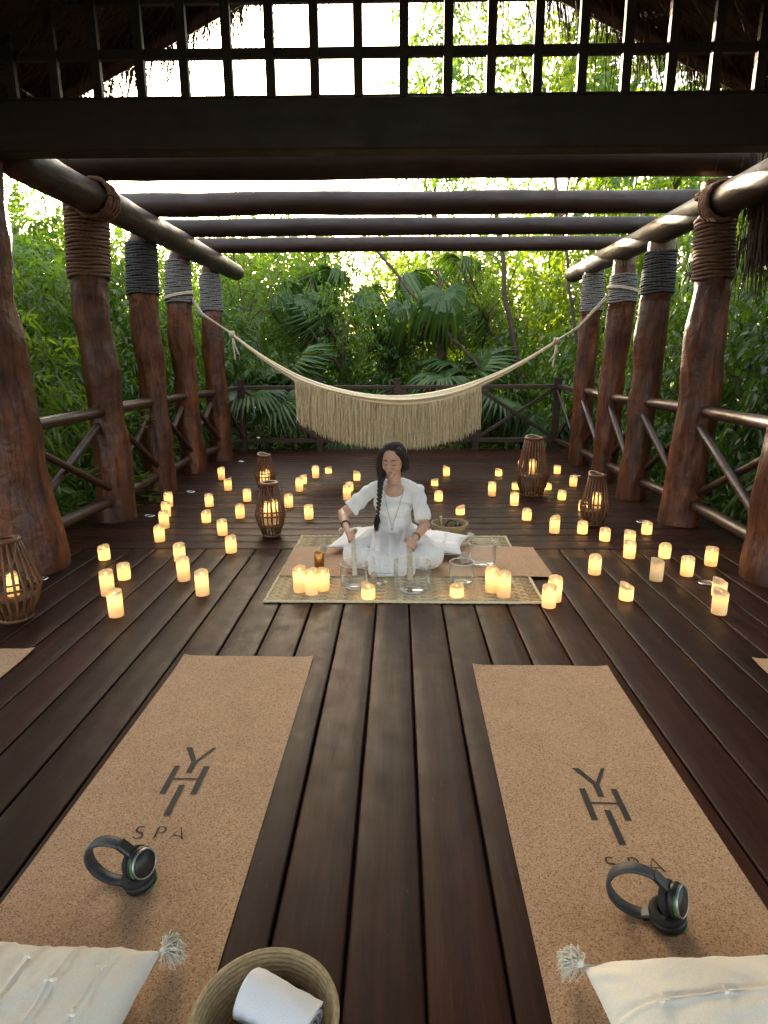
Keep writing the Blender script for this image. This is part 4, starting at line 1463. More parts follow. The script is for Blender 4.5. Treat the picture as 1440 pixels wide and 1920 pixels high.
# ------------------------------------------------------------------ candles
def candle(loc, H, phi, label, lit=1.0, amp=0.010, rad=0.042, seed=0, group='battery pillar candles set out on the deck'):
    root = empty('candle', loc, 0, label, 'candle', group)
    seg = 36
    vs, fs = [], []
    rim = []
    for k in range(seg):
        a = 2*PI*k/seg
        rim.append(H-amp+amp*math.cos(a-phi)+0.0022*math.sin(2*a+seed)+0.001*math.sin(5*a+seed*2))
    rows = 9
    for i in range(rows):
        t = i/(rows-1)
        for k in range(seg):
            a = 2*PI*k/seg
            z = 0.002+(rim[k]-0.002)*t
            rr = rad*(1-0.03*(1 if i == 0 else 0))
            vs.append((rr*math.cos(a), rr*math.sin(a), z))
    lowest = min(rim)
    for (fr, dz) in ((0.95, 0.0018), (0.88, 0.0), (0.84, -0.012)):
        for k in range(seg):
            a = 2*PI*k/seg
            zz = rim[k]+dz if dz > -0.01 else (lowest-0.007)
            vs.append((rad*fr*math.cos(a), rad*fr*math.sin(a), zz))
    for (fr, zz) in ((0.45, lowest-0.012), (0.06, lowest-0.013)):
        for k in range(seg):
            a = 2*PI*k/seg
            vs.append((rad*fr*math.cos(a), rad*fr*math.sin(a), zz))
    nr = rows+5
    for i in range(nr-1):
        for k in range(seg):
            k2 = (k+1) % seg
            fs.append((i*seg+k, i*seg+k2, (i+1)*seg+k2, (i+1)*seg+k))
    fs.append(tuple((nr-1)*seg+k for k in range(seg)))
    fs.append(tuple(range(seg-1, -1, -1)))
    mb = MB(); mb.add(vs, fs)
    mb.build('wax_body', 'wax', root)
    mb = MB().lathe([(0.0012, 0), (0.0048, 0.005), (0.0052, 0.009), (0.0036, 0.016), (0.0015, 0.022), (0.0004, 0.025)], 10)
    mb.build('flame_tip', 'flame' if lit > 0.3 else 'suede', root, True, (0, 0, lowest-0.012))
    if lit > 0:
        ld = bpy.data.lights.new('candle_glow', 'POINT')
        ld.energy = 0.070*lit
        ld.color = (1.0, 0.64, 0.26)
        ld.shadow_soft_size = 0.010
        lo = bpy.data.objects.new('candle_glow', ld)
        COL.objects.link(lo)
        lo.parent = root
        lo.location = (0, 0, lowest-0.034)
    return root
Lf, Rt, Fr, Bk = PI, 0.0, -PI/2, PI/2
CAND = [
 (-2.177, 7.506, 0.155, Bk, 'candle farthest back on the left, near the farthest left post'),
 (-1.929, 6.874, 0.148, Rt, 'candle with a peak on its right rim, second farthest on the left'),
 (-1.579, 6.316, 0.130, Bk, 'candle left of the smaller two-lantern pair, nearest to it'),
 (-1.908, 6.079, 0.128, Bk, 'candle standing alone between the left four-candle row and the two lanterns, upper one'),
 (-1.479, 5.614, 0.130, Bk, 'candle just left of the front lantern of the left pair'),
 (-1.751, 5.460, 0.108, Bk, 'short candle right of the left four-candle row'),
 (-1.487, 5.040, 0.133, Bk, 'candle on the last cross boards left of the front lantern, behind another'),
 (-1.287, 4.558, 0.130, Bk, 'candle on the board seam below the front lantern of the left pair'),
 (-2.319, 6.078, 0.148, Bk, 'farthest of four candles in a row along the left posts'),
 (-2.193, 5.668, 0.143, Bk, 'second farthest of four candles in a row along the left posts'),
 (-2.062, 5.258, 0.155, Bk, 'second nearest of four candles in a row along the left posts'),
 (-1.952, 4.853, 0.133, Bk, 'nearest of four candles in a row along the left posts'),
 (-2.189, 4.377, 0.108, Bk, 'short candle standing alone nearest the thick left trunk'),
 (-1.858, 3.955, 0.110, Bk, 'short candle behind the pair of tall candles at front left'),
 (-1.837, 3.665, 0.163, Bk, 'tall candle behind the nearest candle at front left'),
 (-1.638, 3.336, 0.160, Bk, 'tall candle nearest to the camera on the left side'),
 (-1.614, 4.350, 0.133, Bk, 'farther candle of the overlapping pair left of centre'),
 (-1.444, 3.934, 0.160, Bk, 'nearer tall candle of the overlapping pair left of centre'),
 (-1.237, 3.673, 0.160, Bk, 'tall candle alone right of the overlapping pair left of centre'),
 (-1.099, 6.056, 0.130, Bk, 'candle right of the front lantern of the left pair'),
 (-1.108, 6.808, 0.153, Bk, 'taller nearer candle of the touching pair right of the rear left lantern'),
 (-1.127, 7.228, 0.115, Rt, 'shorter farther candle of the touching pair right of the rear left lantern'),
 (-1.031, 7.617, 0.150, Bk, 'taller left one of the two candles standing side by side at the back'),
 (-0.907, 7.945, 0.095, Rt, 'short right one of the two candles standing side by side at the back'),
 (-0.506, 7.443, 0.120, Lf, 'candle with a peak on its left rim, back left of the dark-haired head'),
 (-0.550, 6.835, 0.098, Bk, 'short candle half hidden behind a taller one by the white-clad shoulder'),
 (-0.540, 6.389, 0.158, Bk, 'tall candle by the white sleeve, in front of a shorter one'),
 (-0.831, 5.582, 0.133, Bk, 'candle left of the bent elbow, on the cross boards'),
 (0.602, 7.733, 0.128, Lf, 'candle at the back, first to the right of the dark-haired head'),
 (0.420, 7.126, 0.090, Rt, 'short flat candle just right of the dark-haired head'),
 (0.416, 6.322, 0.103, Bk, 'short candle right of the white-clad shoulder'),
 (0.585, 5.754, 0.090, Rt, 'short candle right behind the small basket'),
 (1.256, 7.742, 0.095, Lf, 'short slanted candle at the back, left of the biggest lantern'),
 (1.000, 6.556, 0.155, Bk, 'tall candle in the open middle of the right half'),
 (1.317, 6.903, 0.093, Fr, 'short candle touching the left outline of the biggest lantern'),
 (1.163, 6.130, 0.130, Bk, 'candle in front of and left of the biggest lantern'),
 (1.171, 5.545, 0.103, Bk, 'short candle straight below the biggest lantern in the picture'),
 (1.317, 5.110, 0.150, Rt, 'tall candle with a slanted top, left of the smaller right lantern'),
 (2.016, 7.866, 0.118, Fr, 'flat-topped candle at the back, right of the biggest lantern'),
 (2.008, 7.085, 0.125, Bk, 'candle between the biggest lantern and the right posts, upper one'),
 (1.701, 6.382, 0.100, Bk, 'short candle between the two right lanterns'),
 (1.670, 6.881, 0.088, Lf, 'short slanted candle touching the right outline of the biggest lantern'),
 (1.657, 8.370, 0.098, Fr, 'candle seen through the canes of the biggest lantern, at the very back'),
 (1.779, 5.892, 0.100, Bk, 'candle partly hidden behind the smaller right lantern'),
 (1.547, 5.094, 0.105, Bk, 'short candle in front of and left of the smaller right lantern'),
 (1.666, 4.882, 0.105, Bk, 'short candle in front of the smaller right lantern'),
 (1.800, 4.705, 0.135, Bk, 'farther candle of the overlapping pair right of centre'),
 (1.705, 4.437, 0.130, Bk, 'nearer candle of the overlapping pair right of centre'),
 (2.079, 5.083, 0.105, Bk, 'short candle alone near the foot of the rope-lashed right post'),
 (1.342, 4.080, 0.133, Bk, 'candle alone to the right of the crosswise cork mat'),
 (1.965, 4.442, 0.105, Bk, 'short candle behind the pale unlit one on the right'),
 (1.711, 3.955, 0.155, Lf, 'pale unlit looking candle with a slanted top on the right'),
 (1.955, 4.053, 0.133, Bk, 'candle right of the pale unlit looking one'),
 (2.219, 4.268, 0.133, Bk, 'candle farthest right, near the red-brown post at the edge'),
 (1.393, 3.614, 0.108, Lf, 'short slanted candle alone at front right'),
 (1.985, 3.677, 0.120, Lf, 'farther candle of the overlapping pair at front right'),
 (1.851, 3.403, 0.155, Lf, 'tall candle nearest to the camera on the right side'),
 (0.952, 3.591, 0.155, Bk, 'farther candle of the pair at the right corner of the rug'),
 (0.895, 3.496, 0.135, Bk, 'nearer candle of the pair at the right corner of the rug'),
]
def lab_of(lab):
    if lab.startswith('pale unlit'):
        return lab
    head = lab.split(',')[0]
    if lab.split()[0] in ('candle', 'tall', 'short', 'flat-topped'):
        return 'lit ivory '+lab
    return 'lit '+lab if ' candle ' in ' '+head+' ' and 'candles' not in head else 'lit candle, '+lab
for i, (x, y, H, ph, lab) in enumerate(CAND):
    dim = 0.22 if lab.startswith('pale unlit') else (0.55 if lab.startswith('tall candle nearest to the camera on the right') else RNG.uniform(0.85, 1.15))
    candle((x, y, 0.0015), H, ph+RNG.uniform(-0.5, 0.5), lab_of(lab), dim, 0.013 if ph in (Lf, Rt) else 0.009, seed=i)
RC = [
 (-0.624, 3.710, 0.163, Bk, 'lit tall candle, left one of the three grouped on the straw rug'),
 (-0.545, 3.668, 0.160, Bk, 'lit tall candle, middle and nearest of the three grouped on the straw rug'),
 (-0.482, 3.735, 0.140, Bk, 'lit candle, right and shortest of the three grouped on the straw rug'),
 (-0.186, 3.595, 0.100, Lf, 'lit short slanted candle on the rug in front of the left crystal bowl'),
 (0.359, 3.634, 0.090, Rt, 'lit short slanted candle on the rug in front of the small right bowl'),
 (0.588, 3.715, 0.158, Bk, 'lit tall candle, farther one of the two at the right end of the rug'),
 (0.648, 3.631, 0.158, Bk, 'lit tall candle, nearer one of the two at the right end of the rug'),
]
for i, (x, y, H, ph, lab) in enumerate(RC):
    candle((x, y, 0.013), H, ph+RNG.uniform(-0.4, 0.4), lab, RNG.uniform(0.85, 1.15), 0.013 if ph in (Lf, Rt) else 0.009, seed=i+100, group='battery pillar candles set out on the straw rug')

# ------------------------------------------------------------------ cane lanterns
def lantern(loc, H, r_top, r_max, r_bot, zf, rz, label, canes=26, shelf=None, handle=1):
    root = empty('cane_lantern', loc, rz, label, 'lantern', 'cane lanterns with candles')
    zm = H*zf
    cr = 0.0068 if r_max < 0.15 else 0.0078
    for k in range(canes):
        a = 2*PI*k/canes
        ca, sa = math.cos(a), math.sin(a)
        j = RNG.uniform(-.002, .002)
        mb = MB().tube([(r_bot*ca, r_bot*sa, 0.012), ((r_bot+(r_max-r_bot)*0.55+j)*ca, (r_bot+(r_max-r_bot)*0.55+j)*sa, zm*0.5), ((r_max+j)*ca, (r_max+j)*sa, zm), ((r_max+(r_top-r_max)*0.25+j)*ca, (r_max+(r_top-r_max)*0.25+j)*sa, zm+(H-zm)*0.22), ((r_max+(r_top-r_max)*0.62)*ca, (r_max+(r_top-r_max)*0.62)*sa, zm+(H-zm)*0.6), (r_top*ca, r_top*sa, H-0.012)], cr, 6)
        mb.build('cane', 'wicker', root)
    def ring(z, r, t, nm, flat=1.0):
        MB().lathe([(r-t, z), (r-t*0.7, z+t*flat), (r+t*0.7, z+t*flat), (r+t, z), (r+t*0.7, z-t*flat), (r-t*0.7, z-t*flat)], 40, close=True).build(nm, 'wicker', root)
    ring(H-0.006, r_top-0.004, 0.018, 'top_ring', 0.55)
    ring(zm, r_max-0.010, 0.006, 'middle_ring')
    ring(zm+0.035, r_max-0.018, 0.005, 'middle_ring')
    ring(0.010, r_bot, 0.011, 'base_ring')
    MB().lathe([(0.001, 0.012), (r_bot-0.008, 0.012), (r_bot-0.008, 0.004), (0.001, 0.004)], 32).build('base_plate', 'wicker', root)
    if shelf:
        rs = (r_bot+(r_max-r_bot)*shelf/zm if shelf < zm else r_max)-0.012
        MB().lathe([(0.001, shelf), (rs, shelf), (rs, shelf-0.008), (0.001, shelf-0.008)], 32).build('shelf', 'wicker', root)
    mb = MB()
    n = 16
    pts = []
    for i in range(n+1):
        t = i/n
        a = PI*t
        x = -r_top*math.cos(a)
        pts.append((x, -(r_top+0.012+0.05*math.sin(a)), H-0.01-handle*0.16*math.sin(a)) if handle > 0 else (x*0.9, 0.02+0.05*math.sin(a), H+0.002+0.02*math.sin(a)))
    twisted(mb, pts, 0.0048, 0.02, 6)
    mb.build('rope_handle', 'rope_brown' if handle > 0 else 'cord', root)
    return root
LAN = [
 ((-1.505, 6.90, 0.001), 0.400, 0.066, 0.115, 0.070, 0.40, 'cane lantern standing behind the other one of the left pair', 19, 0.10, -1),
 ((-1.070, 5.03, 0.001), 0.455, 0.066, 0.124, 0.068, 0.40, 'cane lantern with two candles, front one of the left pair', 19, 0.09, 1),
 ((1.434, 6.62, 0.001), 0.620, 0.090, 0.172, 0.110, 0.34, 'biggest cane lantern, tall, on the right half of the deck', 24, 0.22, -1),
 ((1.731, 5.39, 0.001), 0.450, 0.064, 0.122, 0.072, 0.36, 'smaller cane lantern with a cord loop, right of the biggest one', 19, 0.13, -1),
 ((-2.205, 3.30, 0.001), 0.480, 0.070, 0.150, 0.082, 0.42, 'cane lantern with a rope handle cut off by the left edge', 20, 0.14, 1),
]
LC = {0: [(0.02, 0, 0.13), (-0.035, 0.01, 0.11)], 1: [(-0.028, 0.0, 0.20), (0.034, 0.02, 0.215)], 2: [(0.0, 0.0, 0.165)], 3: [(0.012, 0, 0.16)], 4: [(0.0, 0, 0.135)]}
for i, (loc, H, rt, rm_, rb, zfr, lab, cn, sh, hd) in enumerate(LAN):
    lantern(loc, H, rt, rm_, rb, zfr, RNG.uniform(0, 1), lab, cn, sh, hd)
    for j, (dx, dy, ch) in enumerate(LC[i]):
        which = ['the rear lantern of the left pair', 'the front lantern of the left pair', 'the biggest lantern', 'the smaller right lantern', 'the lantern at the left edge'][i]
        side = '' if len(LC[i]) == 1 else ('left one, ' if dx == min(q[0] for q in LC[i]) else 'right one, ')
        candle((loc[0]+dx, loc[1]+dy, sh+0.002), ch, Bk+RNG.uniform(-.5, .5), 'lit ivory candle, '+side+'inside '+which, 1.0, 0.008, 0.036 if len(LC[i]) == 1 else 0.027, seed=200+i*3+j, group='candles inside the cane lanterns')

# ------------------------------------------------------------------ hammock
def hammock():
    root = empty('hammock', (-0.1, 7.8, 0.35), 0, 'cream fringed hammock slung between the left and right posts', 'hammock')
    xs = [-1.23, -0.875, -0.42, 0.03, 0.49, 0.985]
    zt = [1.243, 1.130, 1.012, 0.994, 1.045, 1.178]
    zl = [1.150, 1.045, 0.915, 0.868, 0.915, 1.085]
    zfr = [0.70, 0.50, 0.403, 0.350, 0.410, 0.607]
    kl, kr = Vector((-2.03, 7.86, 1.735)), Vector((1.87, 7.72, 1.625))
    top = lambda x: float(np.interp(x, xs, zt))
    # smooth curve through the samples
    ct = np.polyfit(xs, zt, 3); cl = np.polyfit(xs, zl, 3); cf = np.polyfit(xs, zfr, 4)
    path, hz, hy = [], [], []
    for i in range(15):
        t = i/15
        e = Vector((-1.23, 7.8, (np.polyval(ct, -1.23)+np.polyval(cl, -1.23))/2))
        p = kl.lerp(e, t); p.z -= 0.03*math.sin(PI*t)
        path.append(p); hz.append(0.014+0.030*t**1.5); hy.append(0.012+0.03*t)
    for i in range(46):
        x = -1.23+(0.985+1.23)*i/45
        a, b = np.polyval(ct, x), np.polyval(cl, x)
        path.append(Vector((x, 7.8-0.03*math.sin(PI*i/45), (a+b)/2)))
        hz.append(max(0.040, (a-b)/2)); hy.append(0.045+0.075*math.sin(PI*i/45))
    for i in range(15):
        t = (i+1)/15
        e = Vector((0.985, 7.8, (np.polyval(ct, 0.985)+np.polyval(cl, 0.985))/2))
        p = e.lerp(kr, t); p.z -= 0.03*math.sin(PI*t)
        path.append(p); hz.append(0.014+0.030*(1-t)**1.5); hy.append(0.012+0.03*(1-t))
    seg = 48
    V, Fc = [], []
    n = len(path)
    for i, p in enumerate(path):
        t = (path[min(i+1, n-1)]-path[max(i-1, 0)]).normalized()
        up = Vector((0, 0, 1)); up = (up-t*up.dot(t)).normalized()
        sd = t.cross(up)
        for k in range(seg):
            a = 2*PI*k/seg
            fold = 1+0.16*math.sin(7*a+0.5*math.sin(i*0.13))+0.06*math.sin(15*a+i*0.07)
            V.append(p+up*(math.sin(a)*hz[i]*fold)+sd*(math.cos(a)*hy[i]*fold))
    for i in range(n-1):
        for k in range(seg):
            k2 = (k+1) % seg
            Fc.append((i*seg+k, i*seg+k2, (i+1)*seg+k2, (i+1)*seg+k))
    Fc.append(tuple(range(seg))); Fc.append(tuple((n-1)*seg+k for k in range(seg-1, -1, -1)))
    mb = MB(); mb.add(V, Fc)
    wchild(mb, 'hammock_cloth', 'hammock', root)
    # crocheted scallop border
    mb = MB()
    for i in range(24):
        x0 = -1.20+2.16*i/24
        pts = []
        for j in range(7):
            x = x0+0.09*j/6
            pts.append((x, 7.68, np.polyval(cl, x)+0.015-0.035*math.sin(PI*j/6)))
        mb.tube(pts, 0.007, 5)
    wchild(mb, 'scalloped_border', 'hammock', root)
    # fringe
    r = random.Random(5)
    V, Fc = [], []
    for layer, (yy, cnt) in enumerate(((7.67, 620), (7.72, 420), (7.88, 320))):
        for i in range(cnt):
            x = -1.245+(1.0+1.245)*(i+r.uniform(-.4, .4))/cnt
            z0 = np.polyval(cl, x)+0.03
            z1 = np.polyval(cf, x)+r.gauss(0, 0.020)+0.015*noise.noise((x*14, layer, 0))
            w = r.uniform(0.0026, 0.0052)
            ph = r.uniform(0, 6)
            b = len(V)
            segn = 7
            clump = 0.012*noise.noise((x*18, 3+layer, 0))
            for k in range(segn+1):
                t = k/segn
                z = z0+(z1-z0)*t
                dx = 0.006*math.sin(ph+t*7)+r.uniform(-.002, .002)+clump*t+0.012*t*t*math.sin(ph*3)
                dy = 0.008*math.cos(ph*2+t*6)
                w2 = w*(1-0.35*t)
                V += [(x+dx-w2, yy+dy, z), (x+dx+w2, yy+dy+0.001, z), (x+dx, yy+dy-w2*1.2, z)]
            for k in range(segn):
                a = b+3*k
                Fc += [(a, a+2, a+5, a+3), (a+2, a+1, a+4, a+5), (a+1, a, a+3, a+4)]
    mb = MB(); mb.v, mb.f = V, Fc
    o = wchild(mb, 'fringe', 'yarn', root)
    tag(o, kind='stuff')
    # cords, knots and tails
    def cord(pts, rad=0.011, nm='hanging_cord'):
        mb = MB()
        P = []
        pts = [Vector(p) for p in pts]
        for a, b in zip(pts[:-1], pts[1:]):
            for i in range(8):
                P.append(a.lerp(b, i/8))
        P.append(pts[-1])
        twisted(mb, P, rad, 0.05, 7)
        wchild(mb, nm, 'cord', root)
    lx, ly, lr = post_at('L3', 2.2)
    rx, ry, rr_ = post_at('R3', 2.2)
    for j in range(2):
        off = 0.03*j
        cord([(lx+lr+0.03, ly-0.03, 2.17-off), kl+Vector((-0.35, 0.01, 0.245-off*0.5)), kl+Vector((0, 0.012*j, 0.008*j))])
        cord([(rx-rr_-0.03, ry+0.02, 2.12-off), kr+Vector((0.25, 0.0, 0.165-off*0.5)), kr+Vector((0, 0.012*j, 0.008*j))])
    for (cx, cy, cr_, z0) in ((lx, ly, lr+0.028, 2.18), (rx, ry, rr_+0.028, 2.16)):
        mb = MB()
        pts = []
        for i in range(81):
            a = 2*PI*2*i/80
            pts.append((cx+cr_*math.cos(a), cy+cr_*math.sin(a), z0+0.035*math.cos(a)*(1 if cx < 0 else -1)+0.03*i/80))
        twisted(mb, pts, 0.011, 0.05, 7)
        wchild(mb, 'cord_loop', 'cord', root)
    for kn, dirx in ((kl, 1), (kr, -1)):
        mb = MB()
        for j in range(3):
            pts = [kn+Vector((0.02*(j-1), 0.026*math.cos(a), 0.030*math.sin(a)+0.012*dirx*math.cos(a))) for a in [2*PI*i/16 for i in range(16)]]
            mb.tube(pts, 0.011, 6, False, True)
        wchild(mb, 'knot', 'cord', root)
        for j in range(2):
            cord([kn, kn+Vector((0.012*dirx+0.02*j, -0.03, -0.12)), kn+Vector((0.03*dirx+0.045*j*dirx, -0.03, -0.30+0.06*j))], 0.009, 'cord_tail')
hammock()
# ------------------------------------------------------------------ person
from mathutils.bvhtree import BVHTree
def cap_prim(mb, p0, r0, p1, r1, seg=14, flat_end=False):
    p0, p1 = Vector(p0), Vector(p1)
    t = (p1-p0).normalized()
    pts, rad = [], []
    for a in (88, 65, 40, 18):
        pts.append(p0-t*r0*math.sin(R(a))); rad.append(max(0.0005, r0*math.cos(R(a))))
    pts += [p0, p1]; rad += [r0, r1]
    if not flat_end:
        for a in (18, 40, 65, 88):
            pts.append(p1+t*r1*math.sin(R(a))); rad.append(max(0.0005, r1*math.cos(R(a))))
    mb.tube(pts, rad, seg)
def blob(name, mb, mat, voxel, smooth, parent=None, disp=None, smooth_f=0.5):
    me = bpy.data.meshes.new('tmp')
    me.from_pydata(mb.v, [], mb.f)
    o = bpy.data.objects.new('tmp', me)
    COL.objects.link(o)
    md = o.modifiers.new('r', 'REMESH')
    md.mode = 'VOXEL'; md.voxel_size = voxel; md.adaptivity = 0.0
    if smooth:
        ms = o.modifiers.new('s', 'SMOOTH'); ms.iterations = smooth; ms.factor = smooth_f
    bpy.context.view_layer.update()
    dg = bpy.context.evaluated_depsgraph_get()
    ev = o.evaluated_get(dg)
    nm = bpy.data.meshes.new_from_object(ev)
    nm.name = name
    bpy.data.objects.remove(o)
    if disp:
        n = len(nm.vertices)
        co = np.empty(n*3, np.float32); no = np.empty(n*3, np.float32)
        nm.vertices.foreach_get('co', co); nm.vertices.foreach_get('normal', no)
        co = co.reshape(-1, 3); no = no.reshape(-1, 3)
        d = np.array([disp(co[i], no[i]) for i in range(n)], np.float32)
        co += no*d[:, None]
        nm.vertices.foreach_set('co', co.ravel())
        nm.update()
    for _ in range(len(nm.materials)):
        nm.materials.pop()
    return obj(name, nm, mat, parent)

BASE = Vector((-0.035, 4.42, 0.02))
HC = Vector((-0.040, 4.372, 0.748))
HROT = Matrix.Rotation(R(-16), 3, 'Z') @ Matrix.Rotation(R(15), 3, 'X')
def H(p): return HC+HROT @ Vector(p)
SHL, ELL, WRL = Vector((-0.205, 4.435, 0.520)), Vector((-0.402, 4.372, 0.358)), Vector((-0.362, 4.135, 0.325))
SHR, ELR, WRR = Vector((0.138, 4.435, 0.515)), Vector((0.188, 4.300, 0.285)), Vector((0.112, 4.078, 0.258))
M1T, M1B = Vector((-0.306, 3.985, 0.345)), Vector((-0.281, 3.80, 0.085))
M2T, M2B = Vector((0.070, 3.985, 0.285)), Vector((0.074, 3.80, 0.052))
def grip(mb, wrist, ax_pt, a, p, r, flip=1):
    """a hand closed round a rod: four fingers of unequal length and a thumb from the side of the palm"""
    a = a.normalized()
    p = (p-a*p.dot(a)).normalized()
    q = a.cross(p)*flip
    pt = lambda t, th, rr: ax_pt+a*t+(p*math.cos(R(th))+q*math.sin(R(th)))*rr
    fr = r+0.0085
    for t, L, rad in ((-0.026, 0.92, 0.0088), (-0.008, 1.0, 0.0092), (0.010, 0.95, 0.0088), (0.027, 0.8, 0.0078)):
        kn = pt(t, 8, fr+0.014)
        j1 = pt(t*1.02, 8+66*L, fr+0.006)
        j2 = pt(t*1.04, 8+128*L, fr+0.001)
        tip = pt(t*1.05, 8+178*L, fr)
        cap_prim(mb, kn, rad*1.12, j1, rad, 8)
        cap_prim(mb, j1, rad, j2, rad*0.93, 8)
        cap_prim(mb, j2, rad*0.93, tip, rad*0.80, 8)
        cap_prim(mb, wrist.lerp(kn, 0.25), 0.0135, kn, rad*1.35, 10)
    pc = pt(0.0, -8, fr+0.017)
    cap_prim(mb, wrist, 0.0225, wrist.lerp(pc, 0.55), 0.0235, 12)
    tb = wrist.lerp(pt(-0.02, -40, fr+0.02), 0.45)
    t1 = pt(-0.036, -60, fr+0.010)
    t2 = pt(-0.042, -118, fr+0.001)
    t3 = pt(-0.046, -160, fr)
    cap_prim(mb, tb, 0.0145, t1, 0.0112, 8)
    cap_prim(mb, t1, 0.0112, t2, 0.0098, 8)
    cap_prim(mb, t2, 0.0098, t3, 0.0080, 8)
def person():
    mb = MB()
    def E_(c, r, rot=None):
        mb.ell(H(c), r, HROT if rot is None else rot, 20, 14)
    # head
    E_((0, 0.012, 0.035), (0.078, 0.088, 0.078))
    E_((0, -0.028, -0.018), (0.071, 0.054, 0.084))
    E_((0, -0.038, -0.070), (0.046, 0.040, 0.032))
    E_((0, -0.068, -0.097), (0.018, 0.014, 0.014))
    cap_prim(mb, H((0, -0.084, 0.012)), 0.0075, H((0, -0.103, -0.026)), 0.0105, 10)
    for s in (-1, 1):
        E_((s*0.011, -0.092, -0.030), (0.009, 0.010, 0.008))
        E_((s*0.038, -0.056, -0.032), (0.024, 0.022, 0.025))
        E_((s*0.031, -0.069, 0.000), (0.0175, 0.012, 0.0115))
        E_((s*0.078, 0.004, -0.008), (0.008, 0.017, 0.028))
        cap_prim(mb, H((s*0.010, -0.0785, 0.021)), 0.009, H((s*0.042, -0.066, 0.022)), 0.009, 8)
    cap_prim(mb, H((-0.017, -0.0815, -0.060)), 0.0066, H((0.017, -0.0815, -0.060)), 0.0066, 8)
    cap_prim(mb, H((-0.013, -0.0810, -0.072)), 0.0080, H((0.013, -0.0810, -0.072)), 0.0080, 8)
    # neck, shoulders, trunk
    nb = Vector((-0.032, 4.425, 0.53))
    cap_prim(mb, nb, 0.050, H((0, 0.022, -0.07)), 0.045, 16)
    for sh in (SHL, SHR):
        cap_prim(mb, nb+Vector((0, 0.01, 0.010)), 0.028, sh+Vector((0, 0.006, -0.020)), 0.030, 14)
    mb.ell((-0.033, 4.400, 0.520), (0.072, 0.062, 0.060), None, 18, 12)
    mb.ell((-0.034, 4.460, 0.370), (0.110, 0.070, 0.125), None, 18, 12)
    cap_prim(mb, (-0.034, 4.46, 0.35), 0.090, (-0.034, 4.48, 0.17), 0.10, 16)
    # arms
    cap_prim(mb, SHL+Vector((0, 0, -0.02)), 0.032, ELL, 0.036, 14); cap_prim(mb, ELL, 0.037, WRL, 0.0235, 14)
    cap_prim(mb, ELL.lerp(WRL, 0.15), 0.036, ELL.lerp(WRL, 0.4), 0.035, 12)
    cap_prim(mb, SHR+Vector((0, 0, -0.02)), 0.032, ELR, 0.036, 14); cap_prim(mb, ELR, 0.037, WRR, 0.0235, 14)
    cap_prim(mb, ELR.lerp(WRR, 0.15), 0.036, ELR.lerp(WRR, 0.4), 0.035, 12)
    a1 = M1B-M1T; a2 = M2B-M2T
    g1 = M1T.lerp(M1B, 0.16); g2 = M2T.lerp(M2B, 0.17)
    grip(mb, WRL, g1, a1, WRL-g1+Vector((-0.03, 0, 0)), 0.0145, -1)
    grip(mb, WRR, g2, a2, WRR-g2+Vector((0.02, 0, 0)), 0.0195, 1)
    mb.v = [tuple(Vector(p)-BASE) for p in mb.v]
    body = blob('person', mb, 'skin', 0.0036, 3)
    body.location = BASE
    tag(body, 'dark-haired person in white clothes sitting cross-legged, holding two mallets', 'person')
    def part(name, mb, mat, **k):
        mb.v = [tuple(Vector(p)-BASE) for p in mb.v]
        if 'voxel' in k:
            return blob(name, mb, mat, parent=body, **k)
        return mb.build(name, mat, body)
    # ---------------- clothes
    t = MB()
    t.ell((-0.034, 4.455, 0.43), (0.152, 0.106, 0.135), None, 22, 14)
    cap_prim(t, (-0.034, 4.455, 0.40), 0.122, (-0.036, 4.465, 0.25), 0.136, 20)
    t.ell((-0.036, 4.45, 0.20), (0.168, 0.142, 0.115), None, 20, 12)
    t.ell((-0.034, 4.385, 0.385), (0.125, 0.075, 0.075), None, 18, 12)
    for sh, el, e in ((SHL, ELL, 0.74), (SHR, ELR, 0.80)):
        cap_prim(t, Vector((-0.034+(0.066 if sh.x > 0 else -0.066), 4.440, 0.566)), 0.037, sh+Vector((0, 0, -0.008)), 0.052, 16)
        cap_prim(t, sh+Vector((0, 0, -0.008)), 0.052, sh.lerp(el, e)+Vector((0, 0, -0.014)), 0.060, 18, True)
    # the long front panel falling over the lap to the mat
    for i in range(7):
        u = i/6
        x0 = -0.175+0.27*u
        x1 = -0.190+0.285*u+0.010*math.sin(i*2.1)
        ph = 0.012*(i % 2)
        cap_prim(t, (x0, 4.36, 0.20), 0.045, (x0*0.95-0.004, 4.22, 0.165+ph), 0.034, 10)
        cap_prim(t, (x0*0.95-0.004, 4.22, 0.165+ph), 0.034, (x1, 4.06, 0.110+ph), 0.028, 10)
        cap_prim(t, (x1, 4.06, 0.110+ph), 0.028, (x1, 3.992, 0.036), 0.017, 10)
    for (yy, zz, rr) in ((4.22, 0.150, 0.030), (4.14, 0.125, 0.026), (4.06, 0.095, 0.024), (4.02, 0.066, 0.022), (3.998, 0.040, 0.018)):
        cap_prim(t, (-0.185, yy, zz), rr, (0.088, yy, zz), rr, 12)
    def fold(co, no):
        p = Vector(co)+BASE
        d = 0.0060*fbm(p, 7.0, 4)
        # gathers hanging from the shoulders and the bust
        if p.z > 0.12:
            d += 0.0085*noise.noise((p.x*24+p.z*5, p.y*8, p.z*3.0))*min(1.0, max(0.0, (0.50-p.z)*4))
        # twisting folds along the sleeves
        if p.x < -0.20 and p.z > 0.3:
            d += 0.0046*math.sin((p.x*0.8+p.z*1.1)*55+4*noise.noise(p*7))
        if p.x > 0.13 and p.z > 0.28:
            d += 0.0046*math.sin((p.z-p.x*0.6)*62+4*noise.noise(p*7))
        if p.y < 4.28 and p.z < 0.24:
            d += 0.0095*noise.noise((p.x*30+2*p.y, p.y*5, p.z*5))
        return d
